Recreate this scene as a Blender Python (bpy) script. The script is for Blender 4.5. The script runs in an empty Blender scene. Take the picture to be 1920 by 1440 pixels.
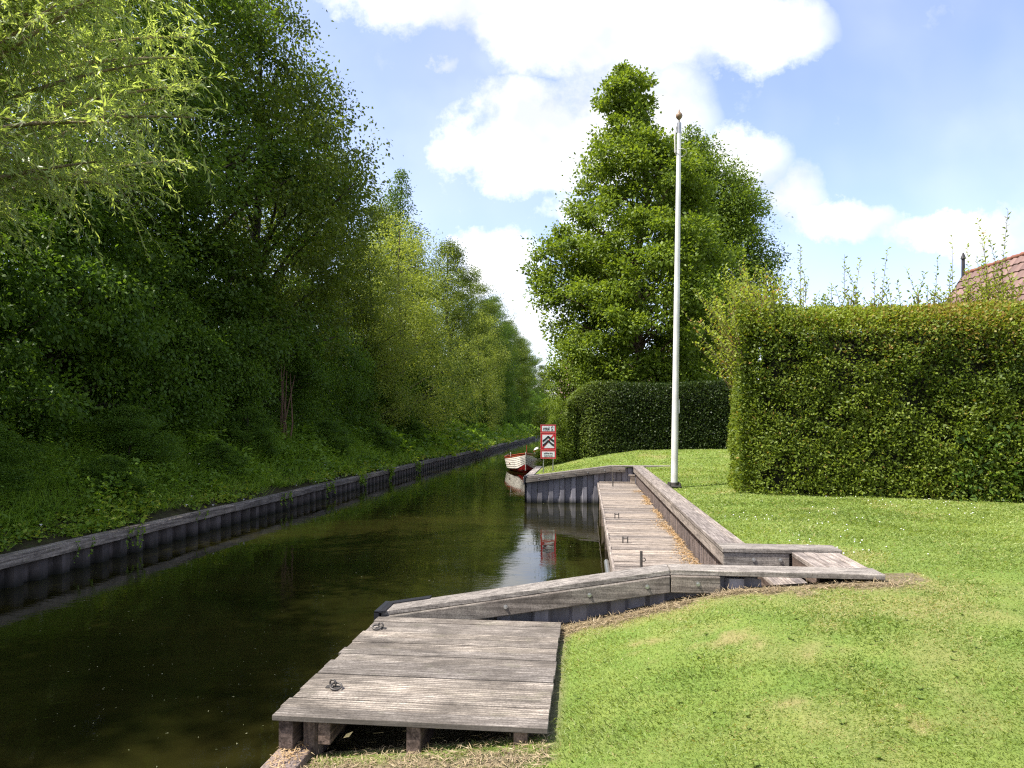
import bpy, bmesh, math, random
import numpy as np
from mathutils import Vector, Matrix
C = bpy.data.collections.new('canal_garden'); bpy.context.scene.collection.children.link(C)
SC = bpy.context.scene
YAW = 0.1096; CY, SY = math.cos(YAW), math.sin(YAW); EYE = 2.4; F = 1280.0

def cam2w(x, y):                      # camera-frame ground coordinates -> canal frame
    return (x*CY - y*SY, x*SY + y*CY)

# ------------------------------------------------------------------ object helpers
def tag(o, label=None, cat=None, group=None, kind=None):
    if label: o['label'] = label
    if cat: o['category'] = cat
    if group: o['group'] = group
    if kind: o['kind'] = kind
    return o
def thing(name, label, cat, loc=(0, 0, 0), group=None, rz=0.0):
    o = bpy.data.objects.new(name, None); C.objects.link(o)
    o.location = loc; o.rotation_euler = (0, 0, rz); o.empty_display_size = .2
    return tag(o, label, cat, group)
def link(name, me, parent=None, local=False):
    o = bpy.data.objects.new(name, me); C.objects.link(o)
    if parent is not None:
        o.parent = parent
        if not local:                                   # mesh is in world coordinates
            p = parent; off = Vector((0, 0, 0))
            while p is not None:
                off += p.location; p = p.parent
            o.location = -off
    return o
def copy_tree(o, parent=None):
    c = o.copy(); C.objects.link(c)
    if parent is not None: c.parent = parent
    for ch in list(o.children): copy_tree(ch, c)
    return c

class MB:
    def __init__(s): s.v = []; s.f = []; s.m = []; s.t = []; s.sm = []
    def add(s, vs, fs, m=0, t=.5, smooth=False):
        b = len(s.v); s.v += [tuple(p) for p in vs]
        for f in fs:
            s.f.append([b+i for i in f]); s.m.append(m); s.t.append(t); s.sm.append(smooth)
    def hexa(s, p, m=0, t=.5):        # 8 points, bottom ring then top ring
        s.add(p, [(3,2,1,0),(4,5,6,7),(0,1,5,4),(1,2,6,5),(2,3,7,6),(3,0,4,7)], m, t)
    def box(s, x0, x1, y0, y1, z0, z1, m=0, t=.5):
        s.hexa([(x0,y0,z0),(x1,y0,z0),(x1,y1,z0),(x0,y1,z0),(x0,y0,z1),(x1,y0,z1),(x1,y1,z1),(x0,y1,z1)], m, t)
    def tube(s, pts, rad, n=8, m=0, t=.5, cap=True):
        pts = [Vector(p) for p in pts]; rings = []
        if not hasattr(rad, '__len__'): rad = [rad]*len(pts)
        ref = None
        for i, p in enumerate(pts):
            d = (pts[min(i+1, len(pts)-1)] - pts[max(i-1, 0)]).normalized()
            if ref is None:
                ref = Vector((1, 0, 0)) if abs(d.x) < .8 else Vector((0, 1, 0))
            a = (ref - d*ref.dot(d)).normalized(); b = d.cross(a); ref = a
            rings.append([p + (a*math.cos(2*math.pi*k/n) + b*math.sin(2*math.pi*k/n))*rad[i] for k in range(n)])
        vs = [q for r in rings for q in r]; fs = []
        for i in range(len(pts)-1):
            for k in range(n):
                fs.append((i*n+k, i*n+(k+1) % n, (i+1)*n+(k+1) % n, (i+1)*n+k))
        s.add(vs, fs, m, t, True)
        if cap:
            s.add(rings[0][::-1], [tuple(range(n))], m, t); s.add(rings[-1], [tuple(range(n))], m, t)
    def lathe(s, c, prof, n=16, m=0, t=.5):
        c = Vector(c); vs = []; fs = []
        for r, z in prof:
            for k in range(n):
                a = 2*math.pi*k/n; vs.append(c + Vector((r*math.cos(a), r*math.sin(a), z)))
        for i in range(len(prof)-1):
            for k in range(n):
                fs.append((i*n+k, i*n+(k+1) % n, (i+1)*n+(k+1) % n, (i+1)*n+k))
        s.add(vs, fs, m, t, True)
    def ring(s, c, R, r, nrm, n=18, k=8, m=0):
        c = Vector(c); nrm = Vector(nrm).normalized()
        a = nrm.orthogonal().normalized(); b = nrm.cross(a)
        vs = []; fs = []
        for i in range(n):
            th = 2*math.pi*i/n; d = a*math.cos(th) + b*math.sin(th)
            for j in range(k):
                ph = 2*math.pi*j/k
                vs.append(c + d*(R + r*math.cos(ph)) + nrm*(r*math.sin(ph)))
        for i in range(n):
            for j in range(k):
                fs.append((i*k+j, ((i+1) % n)*k+j, ((i+1) % n)*k+(j+1) % k, i*k+(j+1) % k))
        s.add(vs, fs, m, .5, True)
    def build(s, name, mats, parent=None, bevel=0, local=False):
        me = bpy.data.meshes.new(name); me.from_pydata(s.v, [], s.f)
        for m in (mats if isinstance(mats, (list, tuple)) else [mats]): me.materials.append(m)
        me.polygons.foreach_set('material_index', s.m)
        me.polygons.foreach_set('use_smooth', s.sm)
        at = me.attributes.new('tint', 'FLOAT', 'FACE'); at.data.foreach_set('value', s.t)
        me.update()
        o = link(name, me, parent, local)
        if bevel:
            b = o.modifiers.new('edge', 'BEVEL'); b.width = bevel; b.segments = 2; b.limit_method = 'ANGLE'
        return o

def quads_mesh(name, V, tint, mat, nv=4):      # V (N,nv,3): N separate faces, tint (N,)
    N = V.shape[0]
    me = bpy.data.meshes.new(name)
    me.vertices.add(N*nv); me.vertices.foreach_set('co', np.ascontiguousarray(V, dtype=np.float32).ravel())
    me.loops.add(N*nv); me.loops.foreach_set('vertex_index', np.arange(N*nv, dtype=np.int32))
    me.polygons.add(N); me.polygons.foreach_set('loop_start', np.arange(0, N*nv, nv, dtype=np.int32))
    me.update(calc_edges=True)
    at = me.attributes.new('tint', 'FLOAT', 'FACE'); at.data.foreach_set('value', np.asarray(tint, dtype=np.float32))
    me.materials.append(mat)
    return me

def unit(a): return a/(np.linalg.norm(a, axis=-1, keepdims=True)+1e-9)

def leaf_quads(pos, d, nrm, L, W, fold=.18):
    d = unit(d); s = unit(np.cross(d, nrm)); n = np.cross(s, d)
    L = np.asarray(L)[:, None]; W = np.asarray(W)[:, None]
    a = pos; c = pos + d*L
    m = pos + d*L*.45
    return np.stack([a, m + s*W*.5 + n*W*fold, c, m - s*W*.5 + n*W*fold], axis=1)

# ------------------------------------------------------------------ numpy value noise
def vnoise(x, y, seed=0):
    x = np.asarray(x, dtype=np.float64); y = np.asarray(y, dtype=np.float64)
    xi = np.floor(x).astype(np.int64); yi = np.floor(y).astype(np.int64); fx = x-xi; fy = y-yi
    fx = fx*fx*(3-2*fx); fy = fy*fy*(3-2*fy)
    def h(i, j):
        n = (i*374761393 + j*668265263 + seed*1274126177) & 0x7fffffff
        n = ((n ^ (n >> 13))*1103515245) & 0x7fffffff
        n = (n ^ (n >> 16)) & 0xffff
        return n/65535.0
    return (h(xi, yi)*(1-fx)+h(xi+1, yi)*fx)*(1-fy) + (h(xi, yi+1)*(1-fx)+h(xi+1, yi+1)*fx)*fy
def fbm(x, y, seed=0, o=4):
    v = 0; a = .5; t = 0
    for k in range(o):
        v = v + a*vnoise(x*2**k, y*2**k, seed+k*17); t += a; a *= .5
    return v/t

# ------------------------------------------------------------------ materials
def newmat(name):
    m = bpy.data.materials.new(name); m.use_nodes = True
    nt = m.node_tree; nt.nodes.clear()
    return m, nt, nt.nodes, nt.links
def ramp(nt, src, stops):
    r = nt.nodes.new('ShaderNodeValToRGB')
    e = r.color_ramp.elements
    while len(e) < len(stops): e.new(.5)
    for k, (p, c) in enumerate(stops):
        e[k].position = p; e[k].color = (c[0], c[1], c[2], 1)
    nt.links.new(src, r.inputs[0]); return r.outputs[0]
def attr(nt, n='tint'):
    a = nt.nodes.new('ShaderNodeAttribute'); a.attribute_name = n; return a.outputs['Fac']
def noise(nt, vec, scale, detail=4, rough=.55, dist=0):
    n = nt.nodes.new('ShaderNodeTexNoise'); n.inputs['Scale'].default_value = scale
    n.inputs['Detail'].default_value = detail; n.inputs['Roughness'].default_value = rough
    n.inputs['Distortion'].default_value = dist
    if vec is not None: nt.links.new(vec, n.inputs['Vector'])
    return n.outputs['Fac']
def objvec(nt, scale=(1, 1, 1)):
    t = nt.nodes.new('ShaderNodeTexCoord'); m = nt.nodes.new('ShaderNodeMapping')
    m.inputs['Scale'].default_value = scale
    nt.links.new(t.outputs['Object'], m.inputs['Vector']); return m.outputs['Vector']
def mth(nt, op, a, b=None, c=None, clamp=False):
    n = nt.nodes.new('ShaderNodeMath'); n.operation = op; n.use_clamp = clamp
    for i, q in enumerate((a, b, c)):
        if q is None: continue
        if isinstance(q, (int, float)): n.inputs[i].default_value = q
        else: nt.links.new(q, n.inputs[i])
    return n.outputs[0]
def mixc(nt, f, a, b, typ='MIX'):
    n = nt.nodes.new('ShaderNodeMix'); n.data_type = 'RGBA'; n.blend_type = typ
    for i, q in ((0, f), (6, a), (7, b)):
        if isinstance(q, (int, float)): n.inputs[i].default_value = q
        elif isinstance(q, (tuple, list)): n.inputs[i].default_value = (q[0], q[1], q[2], 1)
        else: nt.links.new(q, n.inputs[i])
    return n.outputs[2]
def finish(nt, col, rough=.7, bump=None, bstr=.3, bdist=.01, metal=0, spec=.4):
    p = nt.nodes.new('ShaderNodeBsdfPrincipled'); o = nt.nodes.new('ShaderNodeOutputMaterial')
    if isinstance(col, (tuple, list)): p.inputs['Base Color'].default_value = (*col[:3], 1)
    else: nt.links.new(col, p.inputs['Base Color'])
    if isinstance(rough, (int, float)): p.inputs['Roughness'].default_value = rough
    else: nt.links.new(rough, p.inputs['Roughness'])
    p.inputs['Metallic'].default_value = metal; p.inputs['Specular IOR Level'].default_value = spec
    if bump is not None:
        b = nt.nodes.new('ShaderNodeBump'); b.inputs['Strength'].default_value = bstr; b.inputs['Distance'].default_value = bdist
        nt.links.new(bump, b.inputs['Height']); nt.links.new(b.outputs[0], p.inputs['Normal'])
    nt.links.new(p.outputs[0], o.inputs[0]); return p
def plain(name, col, rough=.5, metal=0, var=.25, scale=6):
    m, nt, N, L = newmat(name)
    n = noise(nt, objvec(nt), scale, 5, .6)
    c = ramp(nt, n, [(.3, [x*(1-var) for x in col]), (.7, [min(1, x*(1+var*.6)) for x in col])])
    finish(nt, c, rough, n, .15, .005, metal); return m
def wood(name, dark, light, axis, grain=40, stain=(.05, .045, .04), stain_amt=.5, groove=None, moss=0.0, srange=(.45, .68)):
    """weathered timber, fibres running along axis (0=x,1=y,2=z)"""
    m, nt, N, L = newmat(name)
    sc = [grain]*3; sc[axis] = grain*.05
    v = objvec(nt, sc)
    tn = attr(nt)
    off = nt.nodes.new('ShaderNodeVectorMath'); off.operation = 'ADD'
    cmb = nt.nodes.new('ShaderNodeCombineXYZ')
    t50 = mth(nt, 'MULTIPLY', tn, 57.0)
    for k in range(3): nt.links.new(t50, cmb.inputs[k])
    nt.links.new(v, off.inputs[0]); nt.links.new(cmb.outputs[0], off.inputs[1])
    g = noise(nt, off.outputs[0], 1.0, 6, .65, .3)
    c = ramp(nt, g, [(.28, [x*.55 for x in dark]), (.42, dark), (.62, light), (.8, [min(1, x*1.12) for x in light])])
    c = mixc(nt, 1.0, c, ramp(nt, tn, [(0, (.66, .66, .68)), (1, (1.16, 1.12, 1.06))]), 'MULTIPLY')
    sc2 = [3.2]*3; sc2[axis] = 1.3
    st = noise(nt, objvec(nt, sc2), 1.0, 5, .62, .6)
    c = mixc(nt, mth(nt, 'MULTIPLY', ramp(nt, st, [(srange[0], (0, 0, 0)), (srange[1], (1, 1, 1))]), stain_amt), c, stain)
    # short dark checks along the fibre
    sc3 = [34]*3; sc3[axis] = 2.2
    ck = noise(nt, objvec(nt, sc3), 1.0, 2, .5)
    c = mixc(nt, mth(nt, 'MULTIPLY', ramp(nt, ck, [(.66, (0, 0, 0)), (.72, (1, 1, 1))]), .75), c, [x*.35 for x in dark])
    sp_ = noise(nt, objvec(nt), 75, 3, .6); sp2 = noise(nt, objvec(nt), 11, 4, .65)
    c = mixc(nt, 1.0, c, ramp(nt, sp_, [(.34, (.62, .61, .60)), (.56, (1.08, 1.08, 1.08))]), 'MULTIPLY')
    c = mixc(nt, 1.0, c, ramp(nt, sp2, [(.34, (.74, .73, .72)), (.6, (1.1, 1.09, 1.07))]), 'MULTIPLY')
    if moss:
        ms = noise(nt, objvec(nt), 5, 5, .7)
        c = mixc(nt, mth(nt, 'MULTIPLY', ramp(nt, ms, [(.58, (0, 0, 0)), (.7, (1, 1, 1))]), moss), c, (.09, .11, .03))
    h = g
    if groove:                        # milled grooves across the board width (axis index, per metre)
        sx = nt.nodes.new('ShaderNodeSeparateXYZ'); nt.links.new(objvec(nt), sx.inputs[0])
        w = mth(nt, 'SINE', mth(nt, 'MULTIPLY', sx.outputs[groove[0]], groove[1]*2*math.pi))
        h = mth(nt, 'ADD', mth(nt, 'MULTIPLY', g, .7), mth(nt, 'MULTIPLY', w, .5))
        c = mixc(nt, ramp(nt, mth(nt, 'MULTIPLY_ADD', w, .5, .5), [(.0, (.75, .75, .75)), (.45, (0, 0, 0))]), c, [x*.45 for x in dark])
    finish(nt, c, .82, h, .5, .006, 0, .25); return m
def leafmat(name, dark, light, trans=.38, warm=(1.15, 1.1, .6), gloss=.5, spec=.3, extra=None):
    m, nt, N, L = newmat(name)
    t = attr(nt)
    st = [(0, dark), (.75, light)] + ([(1.0, extra)] if extra else [])
    c = ramp(nt, t, st)
    p = N.new('ShaderNodeBsdfPrincipled'); L.new(c, p.inputs['Base Color'])
    p.inputs['Roughness'].default_value = gloss; p.inputs['Specular IOR Level'].default_value = spec
    tr = N.new('ShaderNodeBsdfTranslucent')
    c2 = mixc(nt, 1.0, c, (warm[0]*1.25, warm[1]*1.25, warm[2]*1.1), 'MULTIPLY'); L.new(c2, tr.inputs['Color'])
    mx = N.new('ShaderNodeMixShader'); mx.inputs[0].default_value = trans
    L.new(p.outputs[0], mx.inputs[1]); L.new(tr.outputs[0], mx.inputs[2])
    o = N.new('ShaderNodeOutputMaterial'); L.new(mx.outputs[0], o.inputs[0]); return m
def bark(name, dark, light):
    m, nt, N, L = newmat(name)
    v = objvec(nt, (14, 14, 3))
    n = noise(nt, v, 1, 6, .7, .4)
    finish(nt, ramp(nt, n, [(.3, dark), (.65, light)]), .9, n, .8, .02, 0, .2); return m

M = {}
M['deck'] = wood('jetty_board_wood', (.22, .192, .165), (.50, .455, .40), 0, 64, (.085, .073, .060), .85, (1, 33), .18, (.36, .62))  # its stain blotches also paint soft dapples of tree shade
M['walk'] = wood('walkway_board_wood', (.215, .182, .156), (.44, .388, .34), 0, 36, (.14, .115, .10), .35)
M['capx'] = wood('cap_rail_wood_across', (.19, .176, .162), (.36, .335, .308), 0, 48, (.10, .088, .08), .45)
M['capy'] = wood('cap_rail_wood_along', (.21, .184, .168), (.40, .356, .326), 1, 46, (.13, .11, .10), .4)
M['fascx'] = wood('fascia_wood_across', (.12, .105, .092), (.26, .232, .205), 0, 30, (.30, .29, .25), .35)
M['leftcap'] = wood('old_bank_cap_wood', (.15, .132, .12), (.35, .315, .285), 1, 26, (.06, .055, .05), .5, None, .4)
M['post'] = wood('post_wood', (.12, .09, .075), (.27, .215, .18), 2, 30, (.06, .05, .045), .4)
M['joist'] = wood('joist_wood', (.11, .08, .065), (.24, .18, .15), 1, 30, (.05, .04, .035), .4)
M['plank'] = wood('brown_plank_wall', (.16, .13, .122), (.28, .232, .218), 2, 22, (.12, .10, .10), .4)
M['beam'] = wood('bank_beam_wood', (.13, .105, .10), (.28, .235, .22), 1, 28, (.30, .21, .15), .45)
M['palebeam'] = wood('pale_bank_beam_wood', (.30, .27, .25), (.52, .48, .45), 1, 28, (.25, .22, .2), .3)
def sheet(name, a, b, wet):
    m, nt, N, L = newmat(name)
    v = objvec(nt, (3, 3, .7)); n = noise(nt, v, 1.6, 6, .65, .3)
    c = ramp(nt, n, [(.3, a), (.7, b)])
    sx = nt.nodes.new('ShaderNodeSeparateXYZ'); nt.links.new(objvec(nt), sx.inputs[0])
    c = mixc(nt, 1.0, c, ramp(nt, attr(nt), [(0, (.66, .64, .62)), (1, (1.22, 1.2, 1.2))]), 'MULTIPLY')
    z = mth(nt, 'ADD', sx.outputs[2], mth(nt, 'MULTIPLY', n, .16))
    c = mixc(nt, ramp(nt, z, [(.10, (1, 1, 1)), (.26, (0, 0, 0))]), c, wet)       # algae tide mark at the waterline
    finish(nt, c, .62, n, .3, .01, 0, .3); return m
M['pile_left'] = sheet('old_dark_sheet_piling', (.048, .042, .042), (.125, .108, .106), (.014, .014, .011))
M['pile_grey'] = sheet('blue_grey_sheet_piling', (.125, .122, .140), (.26, .255, .285), (.03, .03, .028))
M['steel'] = plain('galvanised_steel', (.42, .42, .41), .38, .8)
M['iron'] = plain('dark_rusty_iron', (.11, .10, .09), .55, .5)
M['black'] = plain('black_rubber', (.018, .018, .022), .45)
M['pole'] = plain('white_pole_paint', (.72, .71, .67), .35, 0, .22, 2)
M['rope'] = plain('white_rope', (.62, .60, .55), .8)
M['brass'] = plain('brown_wood_knob', (.26, .17, .10), .45)
M['red'] = plain('red_sign_paint', (.55, .018, .025), .4, 0, .08)
M['white'] = plain('white_sign_paint', (.70, .71, .72), .4, 0, .05)
M['inkblack'] = plain('black_sign_ink', (.012, .012, .013), .5, 0, .05)
M['boatwhite'] = plain('cream_boat_paint', (.74, .69, .60), .35, 0, .08)
M['boatred'] = plain('red_boat_paint', (.34, .02, .02), .4, 0, .15)
M['mahog'] = plain('varnished_mahogany', (.28, .06, .03), .3, 0, .25, 12)
M['cover'] = plain('pale_boat_cover', (.72, .71, .70), .7, 0, .06)
M['tarmac'] = plain('dark_interior', (.03, .025, .022), .8)
M['bark_dark'] = bark('dark_tree_bark', (.025, .02, .016), (.085, .07, .055))
M['bark_oak'] = bark('oak_bark', (.05, .036, .027), (.17, .12, .09))
M['bark_pale'] = bark('pale_willow_bark', (.13, .10, .06), (.34, .27, .17))
M['bark_red'] = bark('reddish_dead_stem', (.07, .04, .028), (.20, .12, .085))
M['oak'] = leafmat('oak_leaf', (.075, .130, .013), (.225, .30, .038), .46, gloss=.5, spec=.3)
M['oakd'] = leafmat('dark_oak_leaf', (.06, .11, .012), (.17, .24, .032), .44)
M['ash'] = leafmat('ash_leaf', (.042, .090, .012), (.13, .205, .028), .46, gloss=.5, spec=.3)
M['maple'] = leafmat('dark_field_maple_leaf', (.055, .090, .012), (.16, .21, .028), .46, gloss=.5)
M['willow'] = leafmat('willow_leaf', (.20, .280, .065), (.44, .53, .20), .58, gloss=.38, spec=.5)
M['palew'] = leafmat('sallow_leaf', (.12, .175, .028), (.36, .41, .085), .48, gloss=.5)
M['shrub'] = leafmat('bramble_leaf', (.044, .100, .011), (.145, .24, .029), .46, gloss=.5)
M['hedge'] = leafmat('beech_hedge_leaf', (.050, .092, .010), (.24, .30, .036), .38, gloss=.5, spec=.3, extra=(.32, .19, .06))
M['hedge_far'] = leafmat('sun_shade_hedge_leaf', (.018, .038, .008), (.20, .265, .048), .30, gloss=.5, spec=.3)
M['shoot'] = leafmat('young_hedge_shoot_leaf', (.13, .19, .022), (.34, .40, .065), .46, extra=(.40, .20, .08))
M['herb'] = leafmat('bank_herb_leaf', (.095, .18, .018), (.25, .38, .042), .46, extra=(.32, .34, .04))
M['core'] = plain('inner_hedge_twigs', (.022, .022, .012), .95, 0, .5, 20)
M['grass'] = leafmat('grass_blade', (.130, .198, .036), (.335, .400, .120), .38, warm=(1.1, 1.1, .5), gloss=.45, spec=.3, extra=(.42, .33, .16))
M['thatch'] = leafmat('brown_thatch', (.20, .145, .09), (.44, .35, .21), .15)
M['straw'] = leafmat('dry_needle_litter', (.32, .19, .085), (.52, .38, .22), .2)
M['floatleaf'] = leafmat('floating_leaf_scrap', (.10, .12, .04), (.34, .33, .18), .1)
M['flower'] = plain('white_petal', (.80, .80, .76), .6, 0, .05)

# lawn sheet: colour follows where turf, dry turf and bare soil lie (attributes set on the mesh)
def lawnmat():
    m, nt, N, L = newmat('lawn_turf')
    v = objvec(nt)
    n1 = noise(nt, v, 34, 6, .7); n2 = noise(nt, v, 3.0, 4, .6)
    g = ramp(nt, n1, [(.25, (.085, .14, .024)), (.5, (.145, .22, .042)), (.75, (.21, .275, .065))])
    g = mixc(nt, ramp(nt, n2, [(.4, (0, 0, 0)), (.75, (.6, .6, .6))]), g, (.25, .29, .07))
    d = ramp(nt, n1, [(.25, (.20, .135, .07)), (.6, (.36, .27, .14)), (.8, (.45, .36, .2))])
    s = ramp(nt, n1, [(.3, (.06, .042, .03)), (.55, (.17, .125, .095)), (.75, (.30, .23, .17))])
    c = mixc(nt, attr(nt, 'dry'), g, d); c = mixc(nt, attr(nt, 'soil'), c, s)
    finish(nt, c, .95, n1, .8, .03, 0, .15); return m
M['lawn'] = lawnmat()
def bankmat():
    m, nt, N, L = newmat('bank_soil'); n = noise(nt, objvec(nt), 5, 6, .7)
    c = ramp(nt, n, [(.3, (.022, .018, .012)), (.55, (.05, .045, .022)), (.75, (.05, .075, .02))])
    finish(nt, c, .95, n, .8, .05, 0, .1); return m
M['bank'] = bankmat()
def watermat():
    m, nt, N, L = newmat('canal_water')
    v = objvec(nt, (1, 1.6, 1))
    n1 = noise(nt, v, 1.1, 3, .5); n2 = noise(nt, v, 6.0, 4, .55); n3 = noise(nt, v, .25, 2, .5)
    amp = ramp(nt, n3, [(.38, (.10, .10, .10)), (.62, (1, 1, 1))])
    h = mth(nt, 'ADD', mth(nt, 'MULTIPLY', n1, .55), mth(nt, 'MULTIPLY', mth(nt, 'MULTIPLY', n2, .30), amp))
    murk = noise(nt, objvec(nt, (.35, .8, 1)), 1.0, 4, .6, .5)
    c = ramp(nt, murk, [(.3, (.0055, .0064, .0015)), (.7, (.019, .0168, .004))])
    p = finish(nt, c, .005, h, .055, .14, 0, .5); p.inputs['IOR'].default_value = 1.33
    return m
M['water'] = watermat()
def roofmat():
    m, nt, N, L = newmat('roof_tile_clay'); t = attr(nt); n = noise(nt, objvec(nt), 9, 5, .7)
    c = ramp(nt, t, [(0, (.11, .062, .050)), (.5, (.165, .095, .077)), (1, (.23, .14, .112))])
    c = mixc(nt, mth(nt, 'MULTIPLY', n, .5), c, (.20, .14, .125))
    finish(nt, c, .7, n, .2, .01); return m
M['tile'] = roofmat()
M['ridge'] = plain('ridge_tile_clay', (.24, .10, .065), .75)
M['brick'] = plain('house_wall_brick', (.26, .15, .11), .85)
M['fascia_dark'] = plain('dark_verge_board', (.03, .028, .03), .6)
M['windowglass'] = plain('window_glass', (.03, .035, .04), .08)

# ------------------------------------------------------------------ ground heights
def lawn_z(X, Y):
    X = np.asarray(X, float); Y = np.asarray(Y, float)
    near = np.interp(X, [-1.9, -1.64, -.225, .25, .8, 1.2, 2.4, 4, 8, 40], [.36, .40, .60, .72, .86, .96, 1.06, 1.13, 1.05, 1.05])
    front = np.interp(X, [-1.9, -1.64, -.225, 1.0, 2.4, 5, 40], [.36, .40, .56, .74, .88, .98, 1.0])
    mid = np.interp(X, [-1.9, .7, 1.4, 1.75, 2.8, 5, 9, 40], [.72, 1.04, 1.07, 1.07, 1.12, 1.12, 1.05, 1.05])
    far = np.interp(X, [-1.9, -.85, .7, 2, 4, 40], [.70, .86, 1.17, 1.36, 1.42, 1.42])
    a = np.clip((Y-1.5)/4.0, 0, 1); a = a*a*(3-2*a)
    b = np.clip((Y-6)/3.0, 0, 1); b = b*b*(3-2*b)
    c = np.clip((Y-19)/8.0, 0, 1); c = c*c*(3-2*c)
    z = front*(1-a)+near*a
    z = z*(1-b)+mid*b
    z = z*(1-c)+far*c
    dip = np.clip((Y-4.0)/.25, 0, 1)*np.clip((6.05-Y)/.2, 0, 1)*np.clip((-.35-X)/.35, 0, 1)
    z = z-.20*dip
    return z + .035*(fbm(X*.7, Y*.7, 5, 3)-.5)
def dryness(X, Y):
    """(dry turf, bare soil) 0..1"""
    n = fbm(X*1.5+3, Y*1.1, 11, 4); n2 = fbm(X*.55, Y*.45, 21, 3)
    dry = np.clip((n-.55)*3.5, 0, 1)*np.clip((n2-.40)*4, 0, 1)*.55
    for (px, py, r) in ((.95, 4.9, .26), (1.45, 4.6, .20), (1.1, 3.85, .15), (.6, 5.2, .2), (1.7, 3.6, .16), (.3, 3.3, .15), (3.3, 10.6, .3), (2.6, 13.1, .4), (-.6, 3.5, .35)):
        dry = np.maximum(dry, .6*np.clip(1.25-np.hypot((X-px), (Y-py)*1.6)/r*.8 - (fbm(X*7+px, Y*9, 41, 3)-.42)*3.2, 0, 1))
    edge = np.interp(X, [-.3, .3, 1.2, 2.0, 2.75], [.34, .24, .22, .22, .14])
    dd = (6.03-Y) + (fbm(X*4, Y*4, 33, 3)-.5)*.55
    soil = .75*np.clip((edge-dd)/.2, 0, 1)*((Y > 5.2) & (Y < 6.4) & (X > -.4) & (X < 2.85))
    dry = np.maximum(dry, np.clip((edge+.3-dd)/.4, 0, 1)*.55*((Y > 4.8) & (Y < 6.4) & (X > -.4) & (X < 2.9)))
    dd2 = np.abs(X+1.0)*.5 + np.abs(Y-3.72)*2.4 + (fbm(X*5, Y*5, 37, 3)-.5)*.8
    soil = np.maximum(soil, np.clip((.62-dd2)/.3, 0, 1)*.8)
    soil = np.maximum(soil, ((X > -1.8) & (X < -.2) & (Y > 3.95) & (Y < 6.1))*.8)
    rim = np.clip(1-np.abs(X+.20)/.05, 0, 1)*((Y > 3.8) & (Y < 6.1)); soil = np.maximum(soil, rim*.9)
    return dry, soil

def grid_mesh(name, xs, ys, zf, mat, keep=None, attrs=None):
    X, Y = np.meshgrid(xs, ys); Z = zf(X, Y); nx, ny = len(xs), len(ys)
    V = np.stack([X, Y, Z], -1).reshape(-1, 3)
    i, j = np.meshgrid(np.arange(nx-1), np.arange(ny-1)); a = (j*nx+i)
    Fq = np.stack([a, a+1, a+nx+1, a+nx], -1).reshape(-1, 4)
    if keep is not None:
        cx = (X[:-1, :-1]+X[1:, 1:]).ravel()/2; cy = (Y[:-1, :-1]+Y[1:, 1:]).ravel()/2
        Fq = Fq[keep(cx, cy)]
    me = bpy.data.meshes.new(name); me.from_pydata(V.tolist(), [], Fq.tolist()); me.materials.append(mat)
    me.polygons.foreach_set('use_smooth', [True]*len(me.polygons))
    if attrs:
        for k, arr in attrs(X.ravel(), Y.ravel()).items():
            at = me.attributes.new(k, 'FLOAT', 'POINT'); at.data.foreach_set('value', np.asarray(arr, dtype=np.float32))
    me.update(); return link(name, me)

# lines of the garden plan (canal frame)
XB = -1.64                     # garden edge of the canal south of the basin
WN0, WN1 = 6.06, 6.33          # near wing wall cap (y range)
WF0, WF1 = 20.70, 20.98        # far wing wall cap
RW0, RW1 = 1.36, 1.66          # long retaining wall cap (x range)
xs = np.unique(np.concatenate([np.arange(-1.8, 5.0, .06), np.arange(5, 14, .4), np.linspace(14, 70, 20), [-1.85, XB, 1.52, 2.46]]))
ys = np.unique(np.concatenate([np.arange(-8, 1, .6), np.arange(1, 8, .06), np.arange(8, 21, .25), np.arange(21, 50, .6), np.linspace(50, 260, 20), [6.2, 7.24, 20.86]]))
def keep_lawn(cx, cy):
    k = np.ones_like(cx, bool)
    k &= ~((cx < 1.50) & (cy > 6.18) & (cy < 20.84))
    k &= ~((cx < 2.44) & (cy > 6.18) & (cy < 7.22))
    return k
lawn = grid_mesh('lawn', xs, ys, lawn_z, M['lawn'], keep_lawn, lambda X, Y: dict(zip(('dry', 'soil'), dryness(X, Y))))
tag(lawn, kind='structure')
def bank_z(X, Y):
    z = np.interp(-X, [8.4, 8.7, 9.4, 11, 13, 60, 200], [.40, .47, .80, 1.65, 2.15, 2.4, 2.4])
    return z + .28*(fbm(X*.8, Y*.5, 7, 4)-.5)*np.clip((-X-8.6)/.8, 0, 1)
bk = grid_mesh('bank', np.concatenate([[-200, -60, -30], np.linspace(-18, -8.45, 34)]), np.concatenate([np.linspace(-25, 60, 190), np.linspace(62, 420, 90)]), bank_z, M['bank'])
tag(bk, kind='structure')
mb = MB(); mb.add([(-8.5, -40, 0), (1.7, -40, 0), (1.7, 420, 0), (-8.5, 420, 0)], [(0, 1, 2, 3)]); w = mb.build('water', M['water']); tag(w, kind='structure')
mb = MB(); mb.add([(-2500, -2500, -1.1), (2500, -2500, -1.1), (2500, 2500, -1.1), (-2500, 2500, -1.1)], [(0, 1, 2, 3)])
tag(mb.build('ground', M['bank']), kind='structure')
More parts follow.
